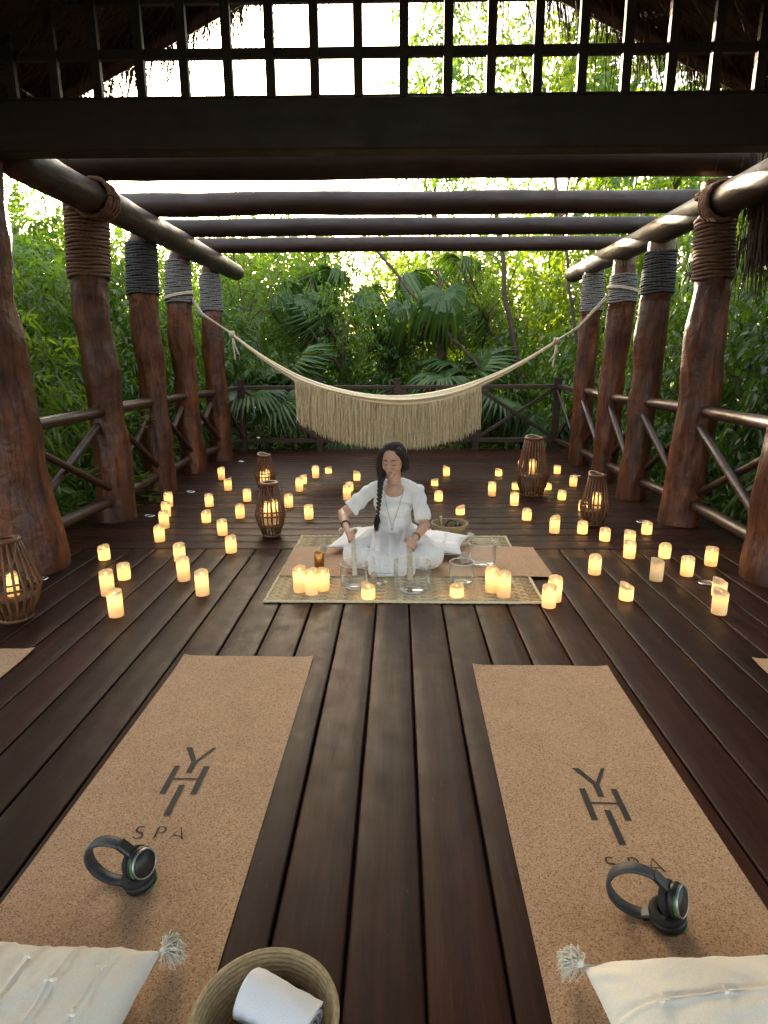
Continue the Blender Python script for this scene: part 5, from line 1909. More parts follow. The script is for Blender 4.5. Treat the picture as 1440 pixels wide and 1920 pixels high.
    tunic = part('tunic', t, 'white', voxel=0.0052, smooth=7, disp=fold)
    w = MB()
    for hip, kn, an in (((-0.135, 4.46, 0.155), (-0.318, 4.165, 0.118), (-0.03, 4.07, 0.075)), ((0.075, 4.46, 0.155), (0.238, 4.150, 0.112), (-0.04, 4.12, 0.07))):
        cap_prim(w, hip, 0.104, kn, 0.077, 18)
        cap_prim(w, kn, 0.076, an, 0.056, 16)
        cap_prim(w, Vector(kn)+Vector((0, 0, -0.02)), 0.073, Vector(kn).lerp(Vector(an), 0.5)+Vector((0, -0.01, -0.02)), 0.066, 16)
    def fold2(co, no):
        p = Vector(co)+BASE
        s = -1 if p.x < -0.035 else 1
        return 0.0075*fbm(p, 8, 4)+0.0075*math.sin((p.y*0.9+s*p.x*1.1)*60+4*noise.noise(p*5))*(0.4+0.6*noise.noise(p*4+Vector((3, 1, 2))))
    trousers = part('trousers', w, 'white', voxel=0.0058, smooth=6, disp=fold2)
    # ---------------- hair
    h = MB()
    def HE(c, r): h.ell(H(c), r, HROT, 18, 12)
    HE((0, 0.024, 0.042), (0.090, 0.090, 0.085))
    HE((0, 0.045, 0.0), (0.086, 0.068, 0.085))
    cap_prim(h, H((-0.056, -0.026, 0.072)), 0.030, H((-0.087, -0.030, 0.02)), 0.021, 12)
    cap_prim(h, H((-0.087, -0.030, 0.02)), 0.021, H((-0.093, -0.024, -0.05)), 0.028, 12)
    cap_prim(h, H((-0.084, 0.0, -0.01)), 0.030, H((-0.084, -0.010, -0.10)), 0.032, 12)
    cap_prim(h, H((-0.093, -0.024, -0.05)), 0.028, H((-0.086, -0.030, -0.13)), 0.030, 12)
    cap_prim(h, H((0.054, -0.024, 0.074)), 0.030, H((0.087, -0.006, 0.02)), 0.022, 12)
    cap_prim(h, H((0.087, -0.006, 0.02)), 0.022, H((0.084, 0.018, -0.06)), 0.027, 12)
    cap_prim(h, H((0.080, 0.03, -0.02)), 0.030, H((0.050, 0.045, -0.085)), 0.030, 12)
    def strand(co, no):
        p = HROT.transposed() @ (Vector(co)+BASE-HC)
        a = math.atan2(p.x, p.y-0.02)
        return 0.0016*math.sin(a*46+5*noise.noise(p*14))+0.0010*noise.noise((a*30, p.z*6, 1))
    hair = part('hair', h, 'hair', voxel=0.0042, smooth=4, disp=strand)
    b = MB()
    bp = [H((-0.088, -0.032, -0.125)), Vector((-0.128, 4.318, 0.575)), Vector((-0.134, 4.306, 0.50)), Vector((-0.142, 4.302, 0.42)), Vector((-0.150, 4.306, 0.355))]
    cs = [0.0]
    for q0, q1 in zip(bp[:-1], bp[1:]): cs.append(cs[-1]+(q1-q0).length)
    nseg = 22
    for i in range(nseg):
        s = cs[-1]*i/(nseg-1)
        j = max(k for k in range(len(cs)) if cs[k] <= s+1e-9); j = min(j, len(bp)-2)
        c = bp[j].lerp(bp[j+1], (s-cs[j])/(cs[j+1]-cs[j]))
        rr = 0.0195-0.0085*i/nseg
        side = -1 if i % 2 else 1
        b.ell(c+Vector((side*rr*0.42, -0.002, 0)), (rr*0.78, rr*0.72, rr*1.25), Matrix.Rotation(side*R(32), 3, 'Y'), 12, 8)
    part('braid', b, 'hair')
    b = MB()
    r = random.Random(2)
    for i in range(46):
        o0 = Vector((r.gauss(0, .006), r.gauss(0, .006), 0))
        b.tube([bp[-1]+o0*0.6+Vector((0, 0, 0.01)), bp[-1]+o0*1.6+Vector((-0.003, 0, -0.045)), bp[-1]+o0*1.1+Vector((-0.009, 0, -0.115+r.uniform(-.012, .02)))], [0.0028, 0.0026, 0.0006], 4)
    part('braid_tail', b, 'hair')
    b = MB()
    pts = [bp[-1]+Vector((0.0115*math.cos(a), 0.0115*math.sin(a), -0.002)) for a in [2*PI*i/12 for i in range(12)]]
    b.tube(pts, 0.004, 6, False, True)
    part('hair_tie', b, 'black')
    # ---------------- face details laid on the skin
    bv = BVHTree.FromPolygons([v.co+BASE for v in body.data.vertices], [tuple(p.vertices) for p in body.data.polygons])
    def on_face(x, z, lift=0.0008):
        o0 = H((x, -0.30, z)); d = HROT @ Vector((0, 1, 0))
        hit = bv.ray_cast(o0, d)
        return hit[0]-d*lift if hit[0] else H((x, -0.09, z))
    for s in (-1, 1):
        f = MB()
        f.tube([on_face(s*(0.013+0.034*i/8), 0.0225+0.0055*math.sin(PI*(0.15+0.75*i/8))) for i in range(9)], [0.0015+0.0019*math.sin(PI*(0.2+0.75*i/8)) for i in range(9)], 6)
        part('eyebrow', f, 'hair')
        f = MB()
        f.tube([on_face(s*(0.016+0.028*i/8), -0.0035-0.0042*math.sin(PI*i/8)) for i in range(9)], [0.0010+0.0015*math.sin(PI*i/8) for i in range(9)], 6)
        part('eyelashes', f, 'hair')
    f = MB()
    f.tube([on_face(-0.019+0.038*i/10, -0.0600+0.0016*math.cos(PI*2*(i/10-0.5)*1.0), -0.0008) for i in range(11)], [0.0008+0.0038*math.sin(PI*i/10) for i in range(11)], 8)
    f.tube([on_face(-0.017+0.034*i/10, -0.0700-0.001*math.sin(PI*i/10), -0.0012) for i in range(11)], [0.0008+0.0046*math.sin(PI*i/10) for i in range(11)], 8)
    part('lips', f, 'lip')
    # ---------------- necklaces and bracelets
    bt = BVHTree.FromPolygons([v.co+BASE for v in tunic.data.vertices], [tuple(p.vertices) for p in tunic.data.polygons])
    def on_front(x, z, lift=0.003):
        best = None
        for tr in (bt, bv):
            hit = tr.ray_cast(Vector((x, 3.6, z)), Vector((0, 1, 0)))
            if hit[0] and (best is None or hit[0].y < best): best = hit[0].y
        return Vector((x, (best if best else 4.35)-lift, z))
    f = MB()
    pts = [on_front(-0.105+0.058*i/14, 0.50-0.235*i/14) for i in range(15)]+[on_front(-0.047+0.085*i/14, 0.265+0.265*i/14) for i in range(1, 15)]
    f.tube(pts, 0.0012, 5)
    f.ell(on_front(-0.047, 0.252), (0.004, 0.003, 0.010))
    part('long_necklace', f, 'chain')
    f = MB()
    pts = [on_front(-0.078+0.096*i/12, 0.560-0.045*math.sin(PI*i/12), 0.002) for i in range(13)]
    f.tube(pts, 0.0012, 5)
    f.ell(on_front(-0.030, 0.508), (0.004, 0.003, 0.004))
    part('short_necklace', f, 'silver')
    def ringlet(c, d, rr, tr, mat, nm):
        q = Vector((0, 0, 1)).rotation_difference(d.normalized())
        f = MB()
        f.tube([c+(q @ Vector((rr*math.cos(a), rr*math.sin(a), 0.002*math.sin(3*a)))) for a in [2*PI*i/20 for i in range(20)]], tr, 6, False, True)
        part(nm, f, mat)
    d1 = WRL-ELL; d2 = WRR-ELR
    ringlet(ELL.lerp(WRL, 0.90), d1, 0.0285, 0.0042, 'bracelet', 'bracelet')
    ringlet(ELL.lerp(WRL, 0.86), d1, 0.0290, 0.0030, 'bracelet', 'bracelet')
    ringlet(ELR.lerp(WRR, 0.90), d2, 0.0280, 0.0030, 'bracelet', 'bracelet')
    ringlet(ELR.lerp(WRR, 0.95), d2, 0.0272, 0.0026, 'brass', 'bracelet')
    return body
person()
# mallets held in the hands
mb = MB().tube([Vector((0, 0, 0)), M1B-M1T], [0.0145, 0.0165], 18)
o = mb.build('pale_mallet', 'mallet', None, True, M1T)
tag(o, 'pale cream mallet in the hand at left, dipped into the left bowl', 'mallet')
mb = MB().tube([Vector((0, 0, 0)), (M2B-M2T)*0.5, M2B-M2T], [0.0190, 0.0195, 0.0200], 18)
o = mb.build('suede_mallet', 'suede', None, True, M2T)
tag(o, 'thicker beige suede mallet in the hand at right, inside the largest bowl', 'mallet')
# ------------------------------------------------------------------ vegetation
def crown_mesh(name, seed, n_twigs, lpt, leaf_len, leaf_w, twig_len, droop=0.25, power=2.4, up=0.25, flat=False, clumps=0):
    """leaves set along twigs that fill a unit ball"""
    g = np.random.default_rng(seed)
    d = g.normal(size=(n_twigs, 3)); d /= np.linalg.norm(d, axis=1)[:, None]
    rad = g.random(n_twigs)**(1/power)
    c = d*rad[:, None]
    if clumps:
        cc = g.normal(size=(clumps, 3)); cc /= np.linalg.norm(cc, axis=1)[:, None]
        cc *= (0.35+0.6*g.random(clumps))[:, None]
        c = cc[g.integers(0, clumps, n_twigs)]+g.normal(size=(n_twigs, 3))*0.17
    tw = d*0.7+g.normal(size=(n_twigs, 3))*0.6+np.array([0, 0, up])
    tw /= np.linalg.norm(tw, axis=1)[:, None]
    s = (np.arange(lpt)+0.6)/lpt
    P = c[:, None, :]+tw[:, None, :]*(twig_len*s)[None, :, None]+np.array([0, 0, -1.0])*(0.18*twig_len*s**2)[None, :, None]
    sd = np.cross(tw, g.normal(size=(n_twigs, 3))); sd /= np.linalg.norm(sd, axis=1)[:, None]+1e-9
    alt = np.where(np.arange(lpt) % 2 == 0, 1.0, -1.0)
    ld = tw[:, None, :]*0.55+sd[:, None, :]*alt[None, :, None]*0.85+g.normal(size=(n_twigs, lpt, 3))*0.28+np.array([0, 0, -droop])
    ld /= np.linalg.norm(ld, axis=2)[..., None]
    P = P.reshape(-1, 3); ld = ld.reshape(-1, 3)
    n = len(P)
    nv = np.cross(ld, g.normal(size=(n, 3))*0.6+np.array([0, 0, 1.0])); nv /= np.linalg.norm(nv, axis=1)[:, None]+1e-9
    nn = np.cross(nv, ld)
    L = leaf_len*(0.65+0.6*g.random(n))[:, None]; W = leaf_w*(0.7+0.5*g.random(n))[:, None]
    V = np.empty((n, 6, 3))
    V[:, 0] = P
    V[:, 1] = P+ld*L*0.30+nv*W*0.46+nn*W*0.14
    V[:, 2] = P+ld*L*0.66+nv*W*0.40+nn*W*0.06-np.array([0, 0, 1])*L*0.05
    V[:, 3] = P+ld*L-np.array([0, 0, 1])*L*0.16
    V[:, 4] = P+ld*L*0.66-nv*W*0.40+nn*W*0.06-np.array([0, 0, 1])*L*0.05
    V[:, 5] = P+ld*L*0.30-nv*W*0.46+nn*W*0.14
    b = (np.arange(n)*6)[:, None]
    Fc = np.concatenate([b+np.array([[0, 1, 2, 3]]), b+np.array([[0, 3, 4, 5]])])
    return np_mesh(name, V.reshape(-1, 3), Fc)

CM = {
 'lance': [crown_mesh('crown', s, 620, 17, 0.105, 0.030, 0.34) for s in (1, 2, 3)],
 'broad': [crown_mesh('crown', s, 430, 13, 0.095, 0.050, 0.28, 0.3) for s in (4, 5)],
 'airy':  [crown_mesh('crown', s, 420, 12, 0.068, 0.032, 0.22, 0.3, clumps=26) for s in (6, 7, 8)],
 'fine':  [crown_mesh('crown', s, 700, 15, 0.060, 0.022, 0.26, 0.2) for s in (9, 10)],
}
def limbs_mesh(seed, n=7, wob=0.35):
    """unit tree skeleton: foot at z=0, crown centre at z=1"""
    r = random.Random(seed)
    mb = MB()
    trunk = [Vector((0, 0, 0))]
    for i in range(1, 6):
        trunk.append(Vector((r.uniform(-1, 1)*0.03*i, r.uniform(-1, 1)*0.03*i, i/5)))
    mb.tube(trunk, [0.030, 0.026, 0.023, 0.020, 0.016, 0.010], 8)
    for k in range(n):
        t = r.uniform(0.35, 0.95)
        i = min(4, int(t*5))
        p = trunk[i].lerp(trunk[i+1], t*5-i)
        a = r.uniform(0, 2*PI)
        L = r.uniform(0.25, 0.5)
        pts = [p]
        for j in range(1, 5):
            pts.append(p+Vector((math.cos(a)*L*j/4+r.uniform(-.03, .03), math.sin(a)*L*j/4+r.uniform(-.03, .03), L*0.8*j/4+r.uniform(-.03, .03))))
        mb.tube(pts, [0.013, 0.010, 0.008, 0.006, 0.003], 6)
    me = bpy.data.meshes.new('trunk')
    me.from_pydata(mb.v, [], mb.f)
    return me
LIMBS = [limbs_mesh(s) for s in range(5)]
GZ = -0.85
def tree(name, x, y, zc, rx, ry, rz, kind, mat, label, cat, seed, group, trunk_w=1.0):
    r = random.Random(seed)
    root = empty(name, (x, y, GZ-0.05), 0, label, cat, group)
    h = zc-GZ
    me = LIMBS[seed % 5]
    t = obj('trunk', me, 'bark', root)
    t.scale = (min(2.2, h)*0.9*trunk_w+0.4, min(2.2, h)*0.9*trunk_w+0.4, h)
    t.rotation_euler = (0, 0, r.uniform(0, 6))
    base = CM[kind][seed % len(CM[kind])]
    key = base.name+mat
    c = bpy.data.objects.new('crown', base if len(base.materials) == 0 or base.materials[0] == M[mat] else VARS.setdefault((base.name, mat), base.copy()))
    COL.objects.link(c)
    if len(c.data.materials) == 0:
        c.data.materials.append(M[mat])
    elif c.data.materials[0] != M[mat]:
        c.data.materials[0] = M[mat]
    c.parent = root
    c.location = (0, 0, h)
    c.scale = (rx, ry, rz)
    c.rotation_euler = (0, 0, r.uniform(0, 6.28))
    return root
VARS = {}
SH, TR = 'leafy_shrub', 'leafy_tree'
GL, GB, GR_ = 'thicket left of the deck', 'thicket behind the deck', 'thicket right of the deck'
VEG = [
 # left thicket
 (SH, -4.15, 5.35, 1.15, 0.95, 1.1, 1.45, 'lance', 'leaf_mid', 'bushy green shrub outside the nearest left railing', GL),
 (SH, -3.95, 6.75, 1.05, 0.85, 1.0, 1.55, 'lance', 'leaf_mid', 'bushy green shrub seen between the brown and black collared left posts', GL),
 (SH, -4.05, 8.20, 1.25, 0.95, 1.1, 1.60, 'broad', 'leaf_dark', 'dark green shrub seen between the black collared and hammock posts on the left', GL),
 (SH, -3.95, 9.70, 1.30, 0.95, 1.1, 1.65, 'lance', 'leaf_mid', 'green shrub outside the farthest left post', GL),
 (TR, -5.45, 7.10, 1.95, 1.35, 1.4, 1.45, 'lance', 'leaf_mid', 'leafy tree at the left edge, under the brightest patch of sky', GL),
 (TR, -5.40, 9.30, 2.20, 1.40, 1.4, 1.55, 'lance', 'leaf_mid', 'leafy tree behind the left shrubs, showing between the rope-wrapped posts', GL),
 (TR, -5.20, 11.5, 2.35, 1.50, 1.4, 1.60, 'fine', 'leaf_mid', 'fine-leaved tree at the back left corner beyond the deck', GL),
 (SH, -3.30, 11.3, 0.90, 1.05, 1.0, 1.50, 'lance', 'leaf_dark', 'dark leafy shrub just beyond the back left corner post', GB),
 (TR, -4.60, 15.0, 2.70, 1.70, 1.4, 1.75, 'fine', 'leaf_mid', 'dense tree far behind the left posts, added to screen the low sun', GL),  # dense trees added far back to keep low sun off the deck
 (TR, -3.10, 16.6, 2.90, 1.80, 1.4, 1.75, 'lance', 'leaf_mid', 'dense tree far behind the back left corner, added to screen the low sun', GB),
 (TR, -6.60, 16.0, 2.90, 1.90, 1.5, 1.70, 'fine', 'leaf_mid', 'dense tree at far left behind the others', GL),
 # behind the deck
 (TR, -3.10, 13.2, 2.50, 1.55, 1.4, 1.75, 'fine', 'leaf_mid', 'fine-leaved tree behind the left end of the hammock cord', GB),
 (TR, -1.35, 14.4, 2.60, 1.60, 1.4, 1.60, 'airy', 'leaf_mid', 'loose twiggy tree left of the middle palm', GB),
 (TR, 0.55, 15.4, 3.00, 1.80, 1.5, 1.90, 'airy', 'leaf_yellow', 'thin sunlit tree behind the middle palm, sky showing through', GB),
 (TR, 2.35, 14.0, 2.55, 1.60, 1.4, 1.80, 'airy', 'leaf_yellow', 'sunlit yellow-green tree behind the right end of the hammock', GB),
 (TR, 3.90, 12.6, 2.40, 1.45, 1.4, 1.80, 'broad', 'leaf_yellow', 'sunlit broad-leaved tree left of the farthest right post', GB),
 (TR, -0.95, 12.0, 2.05, 0.95, 0.7, 1.05, 'airy', 'leaf_mid', 'loose leafy sapling between the left and middle palms', GB),
 (TR, 1.75, 12.5, 2.35, 1.00, 0.7, 1.15, 'airy', 'leaf_yellow', 'sunlit sapling right of the palms, behind the hammock cord', GB),
 (SH, -1.60, 12.2, 0.55, 1.10, 0.9, 1.20, 'broad', 'leaf_dark', 'dark shrub behind the left half of the back railing', GB),
 (SH, 0.20, 12.9, 0.60, 1.15, 0.9, 1.25, 'lance', 'leaf_dark', 'dark shrub behind the middle of the hammock', GB),
 (SH, 1.95, 12.0, 0.60, 1.10, 0.9, 1.25, 'broad', 'leaf_mid', 'green shrub behind the right half of the back railing', GB),
 (SH, 3.35, 11.0, 0.80, 1.00, 0.9, 1.40, 'broad', 'leaf_mid', 'green shrub just beyond the back right corner post', GB),
 # right thicket
 (SH, 3.85, 9.20, 1.00, 0.85, 1.0, 1.60, 'broad', 'leaf_mid', 'broad-leaved shrub outside the farthest right post', GR_),
 (SH, 3.90, 7.60, 1.00, 0.90, 1.0, 1.60, 'broad', 'leaf_dark', 'dark broad-leaved shrub seen between the hammock and black collared right posts', GR_),
 (SH, 4.00, 6.05, 0.95, 0.95, 1.0, 1.60, 'broad', 'leaf_dark', 'dark shrub seen between the black and brown collared right posts', GR_),
 (SH, 4.05, 4.55, 0.75, 1.00, 1.0, 1.30, 'lance', 'leaf_dark', 'dark shrub outside the nearest right railing', GR_),
 (TR, 5.15, 8.60, 2.50, 1.40, 1.4, 1.60, 'airy', 'leaf_yellow', 'yellow-green tree glowing above the right railing', GR_),
 (TR, 5.30, 6.50, 2.30, 1.30, 1.3, 1.50, 'broad', 'leaf_mid', 'green tree behind the shaggy eave at right', GR_),
 (TR, 4.90, 10.8, 3.00, 1.50, 1.4, 1.90, 'airy', 'leaf_yellow', 'sunlit tree beyond the back right corner of the deck', GR_),
 # tall trees above
 (TR, 1.05, 16.8, 6.90, 2.30, 2.0, 2.50, 'airy', 'leaf_mid', 'tall sunlit tree filling the middle of the lattice', 'tall trees above the pergola'),
 (TR, 3.35, 14.8, 6.60, 2.00, 1.9, 2.50, 'airy', 'leaf_yellow', 'tall tree with hanging branches right of the middle of the lattice', 'tall trees above the pergola'),
 (TR, 5.10, 13.0, 5.20, 1.90, 1.8, 2.30, 'broad', 'leaf_mid', 'tall broad-leaved tree behind the thatch at upper right', 'tall trees above the pergola'),
]
for i, (nm, x, y, zc, rx, ry, rz, kind, mt, lab, grp) in enumerate(VEG):
    tree(nm, x, y, zc, rx, ry, rz, kind, mt, lab, 'shrub' if nm == SH else 'tree', i+1, grp)

# ------------------------------------------------------------------ fan palms
def fan_mesh(seed, nseg=34, rad=0.72, spread=285, droop=0.35):
    """one fan leaf: folded blades from a hub at the origin, mid line along +x"""
    r = random.Random(seed)
    V, Fc = [], []
    for k in range(nseg):
        a = R(-spread/2+spread*k/(nseg-1))
        L = rad*(0.72+0.28*math.cos(a*0.6))*r.uniform(0.92, 1.06)
        d = Vector((math.cos(a), math.sin(a), 0))
        sdir = Vector((-math.sin(a), math.cos(a), 0))
        wmax = 2*PI*rad*spread/360/nseg*0.40
        b = len(V)
        dd = droop*r.uniform(0.6, 1.5)
        for i, (t, w, f) in enumerate(((0.03, 0.08, 0.0), (0.30, 0.62, 0.3), (0.58, 1.0, 0.35), (0.80, 0.55, 0.2), (1.0, 0.04, 0.0))):
            c = d*(L*t)+Vector((0, 0, -dd*L*max(0, t-0.35)**2*1.9+0.06*math.sin(PI*min(1, t))))
            ww = wmax*w
            V += [c-sdir*ww, c+Vector((0, 0, ww*0.55)), c+sdir*ww]
        for i in range(4):
            q = b+3*i
            Fc += [(q, q+1, q+4, q+3), (q+1, q+2, q+5, q+4)]
    me = bpy.data.meshes.new('frond')
    me.from_pydata(V, [], Fc)
    return me
FANS = [fan_mesh(1, 36, 0.70, 275, 1.0), fan_mesh(2, 32, 0.66, 240, 1.7), fan_mesh(3, 34, 0.70, 260, 2.3)]
STIFF = [fan_mesh(21, 30, 0.72, 235, 0.35), fan_mesh(22, 28, 0.70, 210, 0.5)]
for f in STIFF: f.materials.append(M['leaf_palm'])
FANS_DRY = [fan_mesh(7, 20, 0.62, 130, 1.4), fan_mesh(8, 18, 0.66, 110, 1.6)]
for f in FANS: f.materials.append(M['leaf_palm'])
for f in FANS_DRY: f.materials.append(M['leaf_dry'])
def palm(x, y, h, n, size, label, seed, lean=(0, 0), skirt=0, trunk_r=0.11, pet=0.75, elev=(-35, 75), stiff=False):
    r = random.Random(seed)
    root = empty('fan_palm', (x, y, GZ-0.05), 0, label, 'palm', 'fan palms behind the deck')
    top = Vector((lean[0], lean[1], h-GZ))
    mb = MB()
    nn = 26
    pts = [Vector((lean[0]*t*t, lean[1]*t*t, (h-GZ)*0.97*t)) for t in [i/nn for i in range(nn+1)]]
    mb.tube(pts, [trunk_r*(1.0 if i < nn-3 else (nn+0.3-i)/3.6)*(1+0.10*(i % 2)+0.08*noise.noise((i*.7, seed, 0))) for i in range(nn+1)], 12)
    mb.build('trunk', 'palmbark', root)
    for k in range(n+skirt):
        dry = k >= n
        az = 2*PI*k*0.382+r.uniform(-.25, .25)
        el = R(r.uniform(-88, -62)) if dry else R(elev[0]+(elev[1]-elev[0])*((k*0.618) % 1.0))
        d = Vector((math.cos(az)*math.cos(el), math.sin(az)*math.cos(el), math.sin(el)))
        L = pet*size*r.uniform(0.75, 1.15)*(0.6 if dry else 1)
        p0 = top+Vector((0, 0, -0.25*r.random() if dry else 0))
        p1 = p0+d*L*0.6
        sag = Vector((0, 0, -0.16*L))
        p2 = p0+d*L+sag
        mb = MB().tube([p0, p1, p2], [0.013*size, 0.010*size, 0.006*size], 6)
        st = mb.build('leaf_stalk', 'palmbark' if dry else 'leaf_palm', root)
        f = bpy.data.objects.new('fan_leaf', r.choice(FANS_DRY if dry else (STIFF if stiff else FANS)))
        COL.objects.link(f)
        f.parent = root
        hd = (p2-p1).normalized()
        xax = (hd+Vector((0, 0, -0.35 if not dry else -1.2))).normalized()
        upg = Vector((0, 0, 1)) if abs(xax.z) < 0.97 else Vector((math.cos(az), math.sin(az), 0))
        yax = upg.cross(xax).normalized()
        zax = xax.cross(yax)
        f.matrix_local = Matrix.Translation(p2) @ Matrix((xax, yax, zax)).transposed().to_4x4() @ Matrix.Rotation(r.uniform(-.5, .5), 4, 'X') @ Matrix.Scale(size*r.uniform(0.85, 1.12), 4)
    return root
palm(-0.25, 12.6, 2.60, 5, 0.80, 'tall middle fan palm with a skirt of dead leaves, behind the hammock', 3, (0.12, 0), 16, 0.13, 0.80, (-30, 70))
palm(-1.75, 12.6, 3.05, 8, 0.90, 'fan palm with long hanging leaves left of the middle one', 5, (0.1, 0.1), 12, 0.11, 0.75, (-70, 35))
palm(0.85, 12.2, 3.05, 4, 1.05, 'fan palm whose broad leaf hangs right of the middle one', 8, (-0.1, 0), 4, 0.09, 0.8, (-45, 40))
palm(-2.00, 11.1, 0.60, 12, 1.10, 'low fan palm spreading behind the left end of the hammock', 12, (0, 0), 0, 0.10, 0.80, (5, 80), True)
palm(1.30, 11.3, 0.75, 11, 1.00, 'low fan palm behind the right end of the hammock', 15, (0, 0), 0, 0.10, 0.75, (5, 80), True)
palm(2.55, 11.6, 0.35, 10, 0.95, 'low dark fan palm near the back right corner', 18, (0, 0), 0, 0.09, 0.7, (0, 75), True)
palm(-0.75, 11.2, 0.05, 10, 0.90, 'small fan palm below the middle of the back railing', 21, (0, 0), 0, 0.08, 0.7, (5, 80), True)
palm(-3.15, 10.9, 0.10, 9, 0.85, 'small fan palm at the back left corner post', 24, (0, 0), 0, 0.08, 0.65, (5, 80), True)
palm(3.85, 5.35, 0.10, 9, 0.85, 'small dark fan palm beyond the right railing', 27, (0, 0), 0, 0.08, 0.65, (10, 80), True)

# ------------------------------------------------------------------ bare stems and leaning branches
def bare(label, pts, r0, r1, seed, twigs=10, tl=0.7):
    r = random.Random(seed)
    pts = [Vector(p) for p in pts]
    root = empty('bare_tree', pts[0], 0, label, 'tree', 'bare stems behind the deck')
    P = []
    for i in range(25):
        t = i/24*(len(pts)-1)
        k = min(int(t), len(pts)-2)
        p = pts[k].lerp(pts[k+1], t-k)
        P.append(p+Vector((0.05*noise.noise((i*.3, seed, 0)), 0.05*noise.noise((i*.3, seed, 4)), 0)))
    mb = MB().tube(P, [r0+(r1-r0)*i/24 for i in range(25)], 8)
    wchild(mb, 'trunk', 'bark', root)
    for k in range(twigs):
        i = r.randint(7, 24)
        d = Vector((r.uniform(-1, 1), r.uniform(-.6, .6), r.uniform(-.2, 1))).normalized()
        L = tl*r.uniform(0.5, 1.3)
        q = [P[i]]
        for j in range(1, 6):
            q.append(q[-1]+d*L/5+Vector((r.uniform(-.05, .05), r.uniform(-.05, .05), r.uniform(-.04, .06))))
        mb = MB().tube(q, [0.012, 0.010, 0.008, 0.006, 0.004, 0.002], 5)
        for s in range(2):
            j = r.randint(1, 4)
            d2 = (d+Vector((r.uniform(-1, 1), r.uniform(-1, 1), r.uniform(-.4, .8)))*0.8).normalized()
            mb.tube([q[j], q[j]+d2*L*0.25+Vector((0, 0, .02)), q[j]+d2*L*0.5], [0.006, 0.004, 0.0015], 4)
        wchild(mb, 'branch', 'bark', root)
bare('bare stem slanting down to the right behind the hammock', [(-0.65, 11.9, 3.6), (0.2, 11.7, 2.6), (1.5, 11.4, 1.2), (2.0, 11.3, GZ)], 0.022, 0.042, 2, 12)
bare('second bare stem slanting down to the right, closer to the right cord', [(0.6, 12.6, 3.1), (1.5, 12.3, 2.2), (2.3, 12.0, 1.2), (2.7, 12.0, GZ)], 0.02, 0.045, 4, 8)
bare('upright dark stem behind the right end of the hammock', [(2.35, 11.5, GZ), (2.15, 11.5, 1.2), (1.85, 11.5, 2.6), (1.60, 11.6, 4.2)], 0.055, 0.035, 6, 8)
bare('thin leaning stem beside the farthest right post', [(3.2, 10.6, GZ), (2.95, 10.6, 1.5), (2.75, 10.7, 2.6), (2.45, 10.8, 4.2)], 0.040, 0.02, 9, 9)
bare('thin grey twig stem left of the palms', [(-2.55, 11.4, GZ), (-2.45, 11.4, 1.6), (-2.75, 11.5, 2.3), (-2.85, 11.5, 3.2)], 0.022, 0.010, 11, 10)
bare('dark leaning stem between the right posts', [(3.35, 7.2, GZ), (3.25, 7.2, 1.0), (3.45, 7.1, 2.0), (3.75, 7.0, 3.2)], 0.040, 0.025, 13, 7)

# ------------------------------------------------------------------ undergrowth along the deck edges and the far wood
def leaf_mass(name, boxes, leaf_len, leaf_w, mat, seed):
    g = np.random.default_rng(seed)
    Vs, Fs, base = [], [], 0
    for (x0, x1, y0, y1, zfun, n) in boxes:
        tw = np.stack([g.uniform(x0, x1, n), g.uniform(y0, y1, n), np.zeros(n)], 1)
        tw[:, 2] = zfun(tw[:, 0], tw[:, 1], g)
        ld = g.normal(size=(n, 3)); ld[:, 2] = ld[:, 2]*0.5-0.1
        ld /= np.linalg.norm(ld, axis=1)[:, None]
        nv = np.cross(ld, g.normal(size=(n, 3))*0.6+np.array([0, 0, 1.0])); nv /= np.linalg.norm(nv, axis=1)[:, None]+1e-9
        nn = np.cross(nv, ld)
        L = leaf_len*(0.6+0.8*g.random(n))[:, None]; W = leaf_w*(0.7+0.6*g.random(n))[:, None]
        V = np.empty((n, 6, 3))
        V[:, 0] = tw
        V[:, 1] = tw+ld*L*0.3+nv*W*0.46+nn*W*0.14
        V[:, 2] = tw+ld*L*0.66+nv*W*0.40
        V[:, 3] = tw+ld*L-np.array([0, 0, 1])*L*0.2
        V[:, 4] = tw+ld*L*0.66-nv*W*0.40
        V[:, 5] = tw+ld*L*0.3-nv*W*0.46+nn*W*0.14
        b = (np.arange(n)*6)[:, None]+base
        Vs.append(V.reshape(-1, 3)); Fs += [b+np.array([[0, 1, 2, 3]]), b+np.array([[0, 3, 4, 5]])]
        base += n*6
    o = obj(name, np_mesh(name, np.concatenate(Vs), np.concatenate(Fs)), mat)
    return o
def zlow(top):
    return lambda x, y, g: GZ+(top-GZ)*g.random(len(x))**1.6*(0.65+0.35*np.sin(x*2.3+y*1.7))
o = leaf_mass('undergrowth', [(-4.6, -3.0, 3.6, 10.6, zlow(0.55), 9000), (3.0, 4.6, 3.6, 10.6, zlow(0.45), 8000), (-3.6, 3.6, 10.25, 12.2, zlow(0.50), 9000)], 0.11, 0.045, 'leaf_mid', 3)
tag(o, 'low leafy ground cover round the edges of the deck', 'undergrowth', kind='stuff')
def zfar(lo, hi, x0, slope):
    return lambda x, y, g: lo+(hi+slope*(x-x0)-lo)*g.random(len(x))*(0.75+0.25*np.sin(x*0.9+y*0.6))
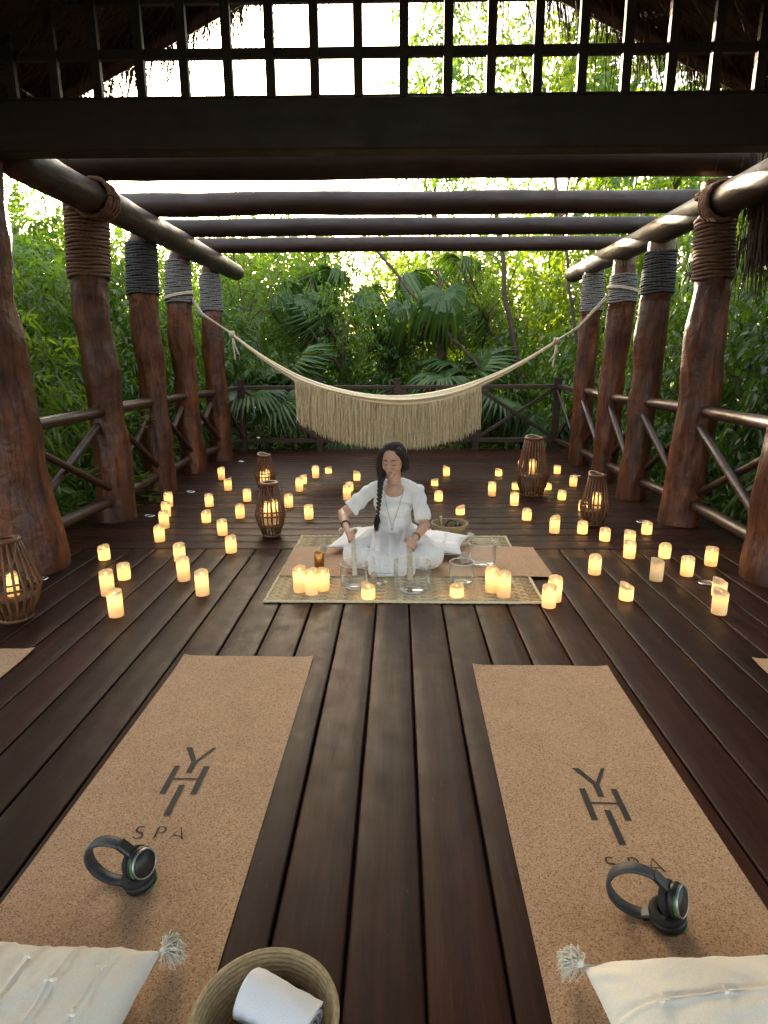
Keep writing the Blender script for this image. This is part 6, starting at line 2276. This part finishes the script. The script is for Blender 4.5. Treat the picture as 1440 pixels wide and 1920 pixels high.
o = leaf_mass('far_wood', [(-16, -6.0, 4, 16, zfar(GZ, 3.6, -10, 0.0), 9000), (-14, 6, 17.5, 24, zfar(GZ, 4.9, 0, 0.06), 34000), (6, 16, 4, 20, zfar(GZ, 5.5, 10, 0.05), 12000)], 0.30, 0.13, 'leaf_mid', 5)
tag(o, 'mass of more distant forest foliage beyond the nearer trees', 'forest', kind='stuff')
# sprays of bright compound leaves reaching through the left railing
def spray(loc, az, L, label, seed, n=9):
    r = random.Random(seed)
    root = empty('leaf_spray', loc, 0, label, 'plant', 'young bright leaf sprays at the left railing')
    for k in range(n):
        a = az+r.uniform(-1.0, 1.0)
        el = r.uniform(0.1, 1.0)
        d = Vector((math.cos(a)*math.cos(el), math.sin(a)*math.cos(el), math.sin(el)))
        pts = [Vector((0, 0, 0))]
        for j in range(1, 7):
            pts.append(d*L*j/6+Vector((0, 0, -0.28*L*(j/6)**2)))
        mb = MB().tube(pts, [0.004, 0.0038, 0.0035, 0.003, 0.0025, 0.002, 0.001], 4)
        sd = d.cross(Vector((0, 0, 1))).normalized()
        for j in range(1, 7):
            for s in (-1, 1):
                ll = 0.105*r.uniform(0.7, 1.1)
                ld = (sd*s*0.9+d*0.45+Vector((0, 0, r.uniform(-.3, .1)))).normalized()
                wv = ld.cross(Vector((0, 0, 1))).normalized()*0.022
                p = pts[j]
                mb.add([p, p+ld*ll*0.35+wv, p+ld*ll*0.7+wv*0.8, p+ld*ll, p+ld*ll*0.7-wv*0.8, p+ld*ll*0.35-wv], [(0, 1, 2, 3), (0, 3, 4, 5)])
        mb.build('leafy_stem', 'leaf_yellow', root)
spray((-3.15, 5.3, 0.35), 0.6, 0.55, 'bright young leaves just outside the nearest left railing', 3, 12)
spray((-3.05, 5.0, -0.45), 0.8, 0.55, 'bright leaves low down below the nearest left railing', 5, 12)
spray((-2.98, 6.35, 0.05), 0.2, 0.50, 'bright leaves poking through the railing behind the lashed left post', 7, 9)
spray((-2.95, 6.50, 0.80), 0.1, 0.36, 'green leaves lying over the rail at the black collared left post', 9, 8)
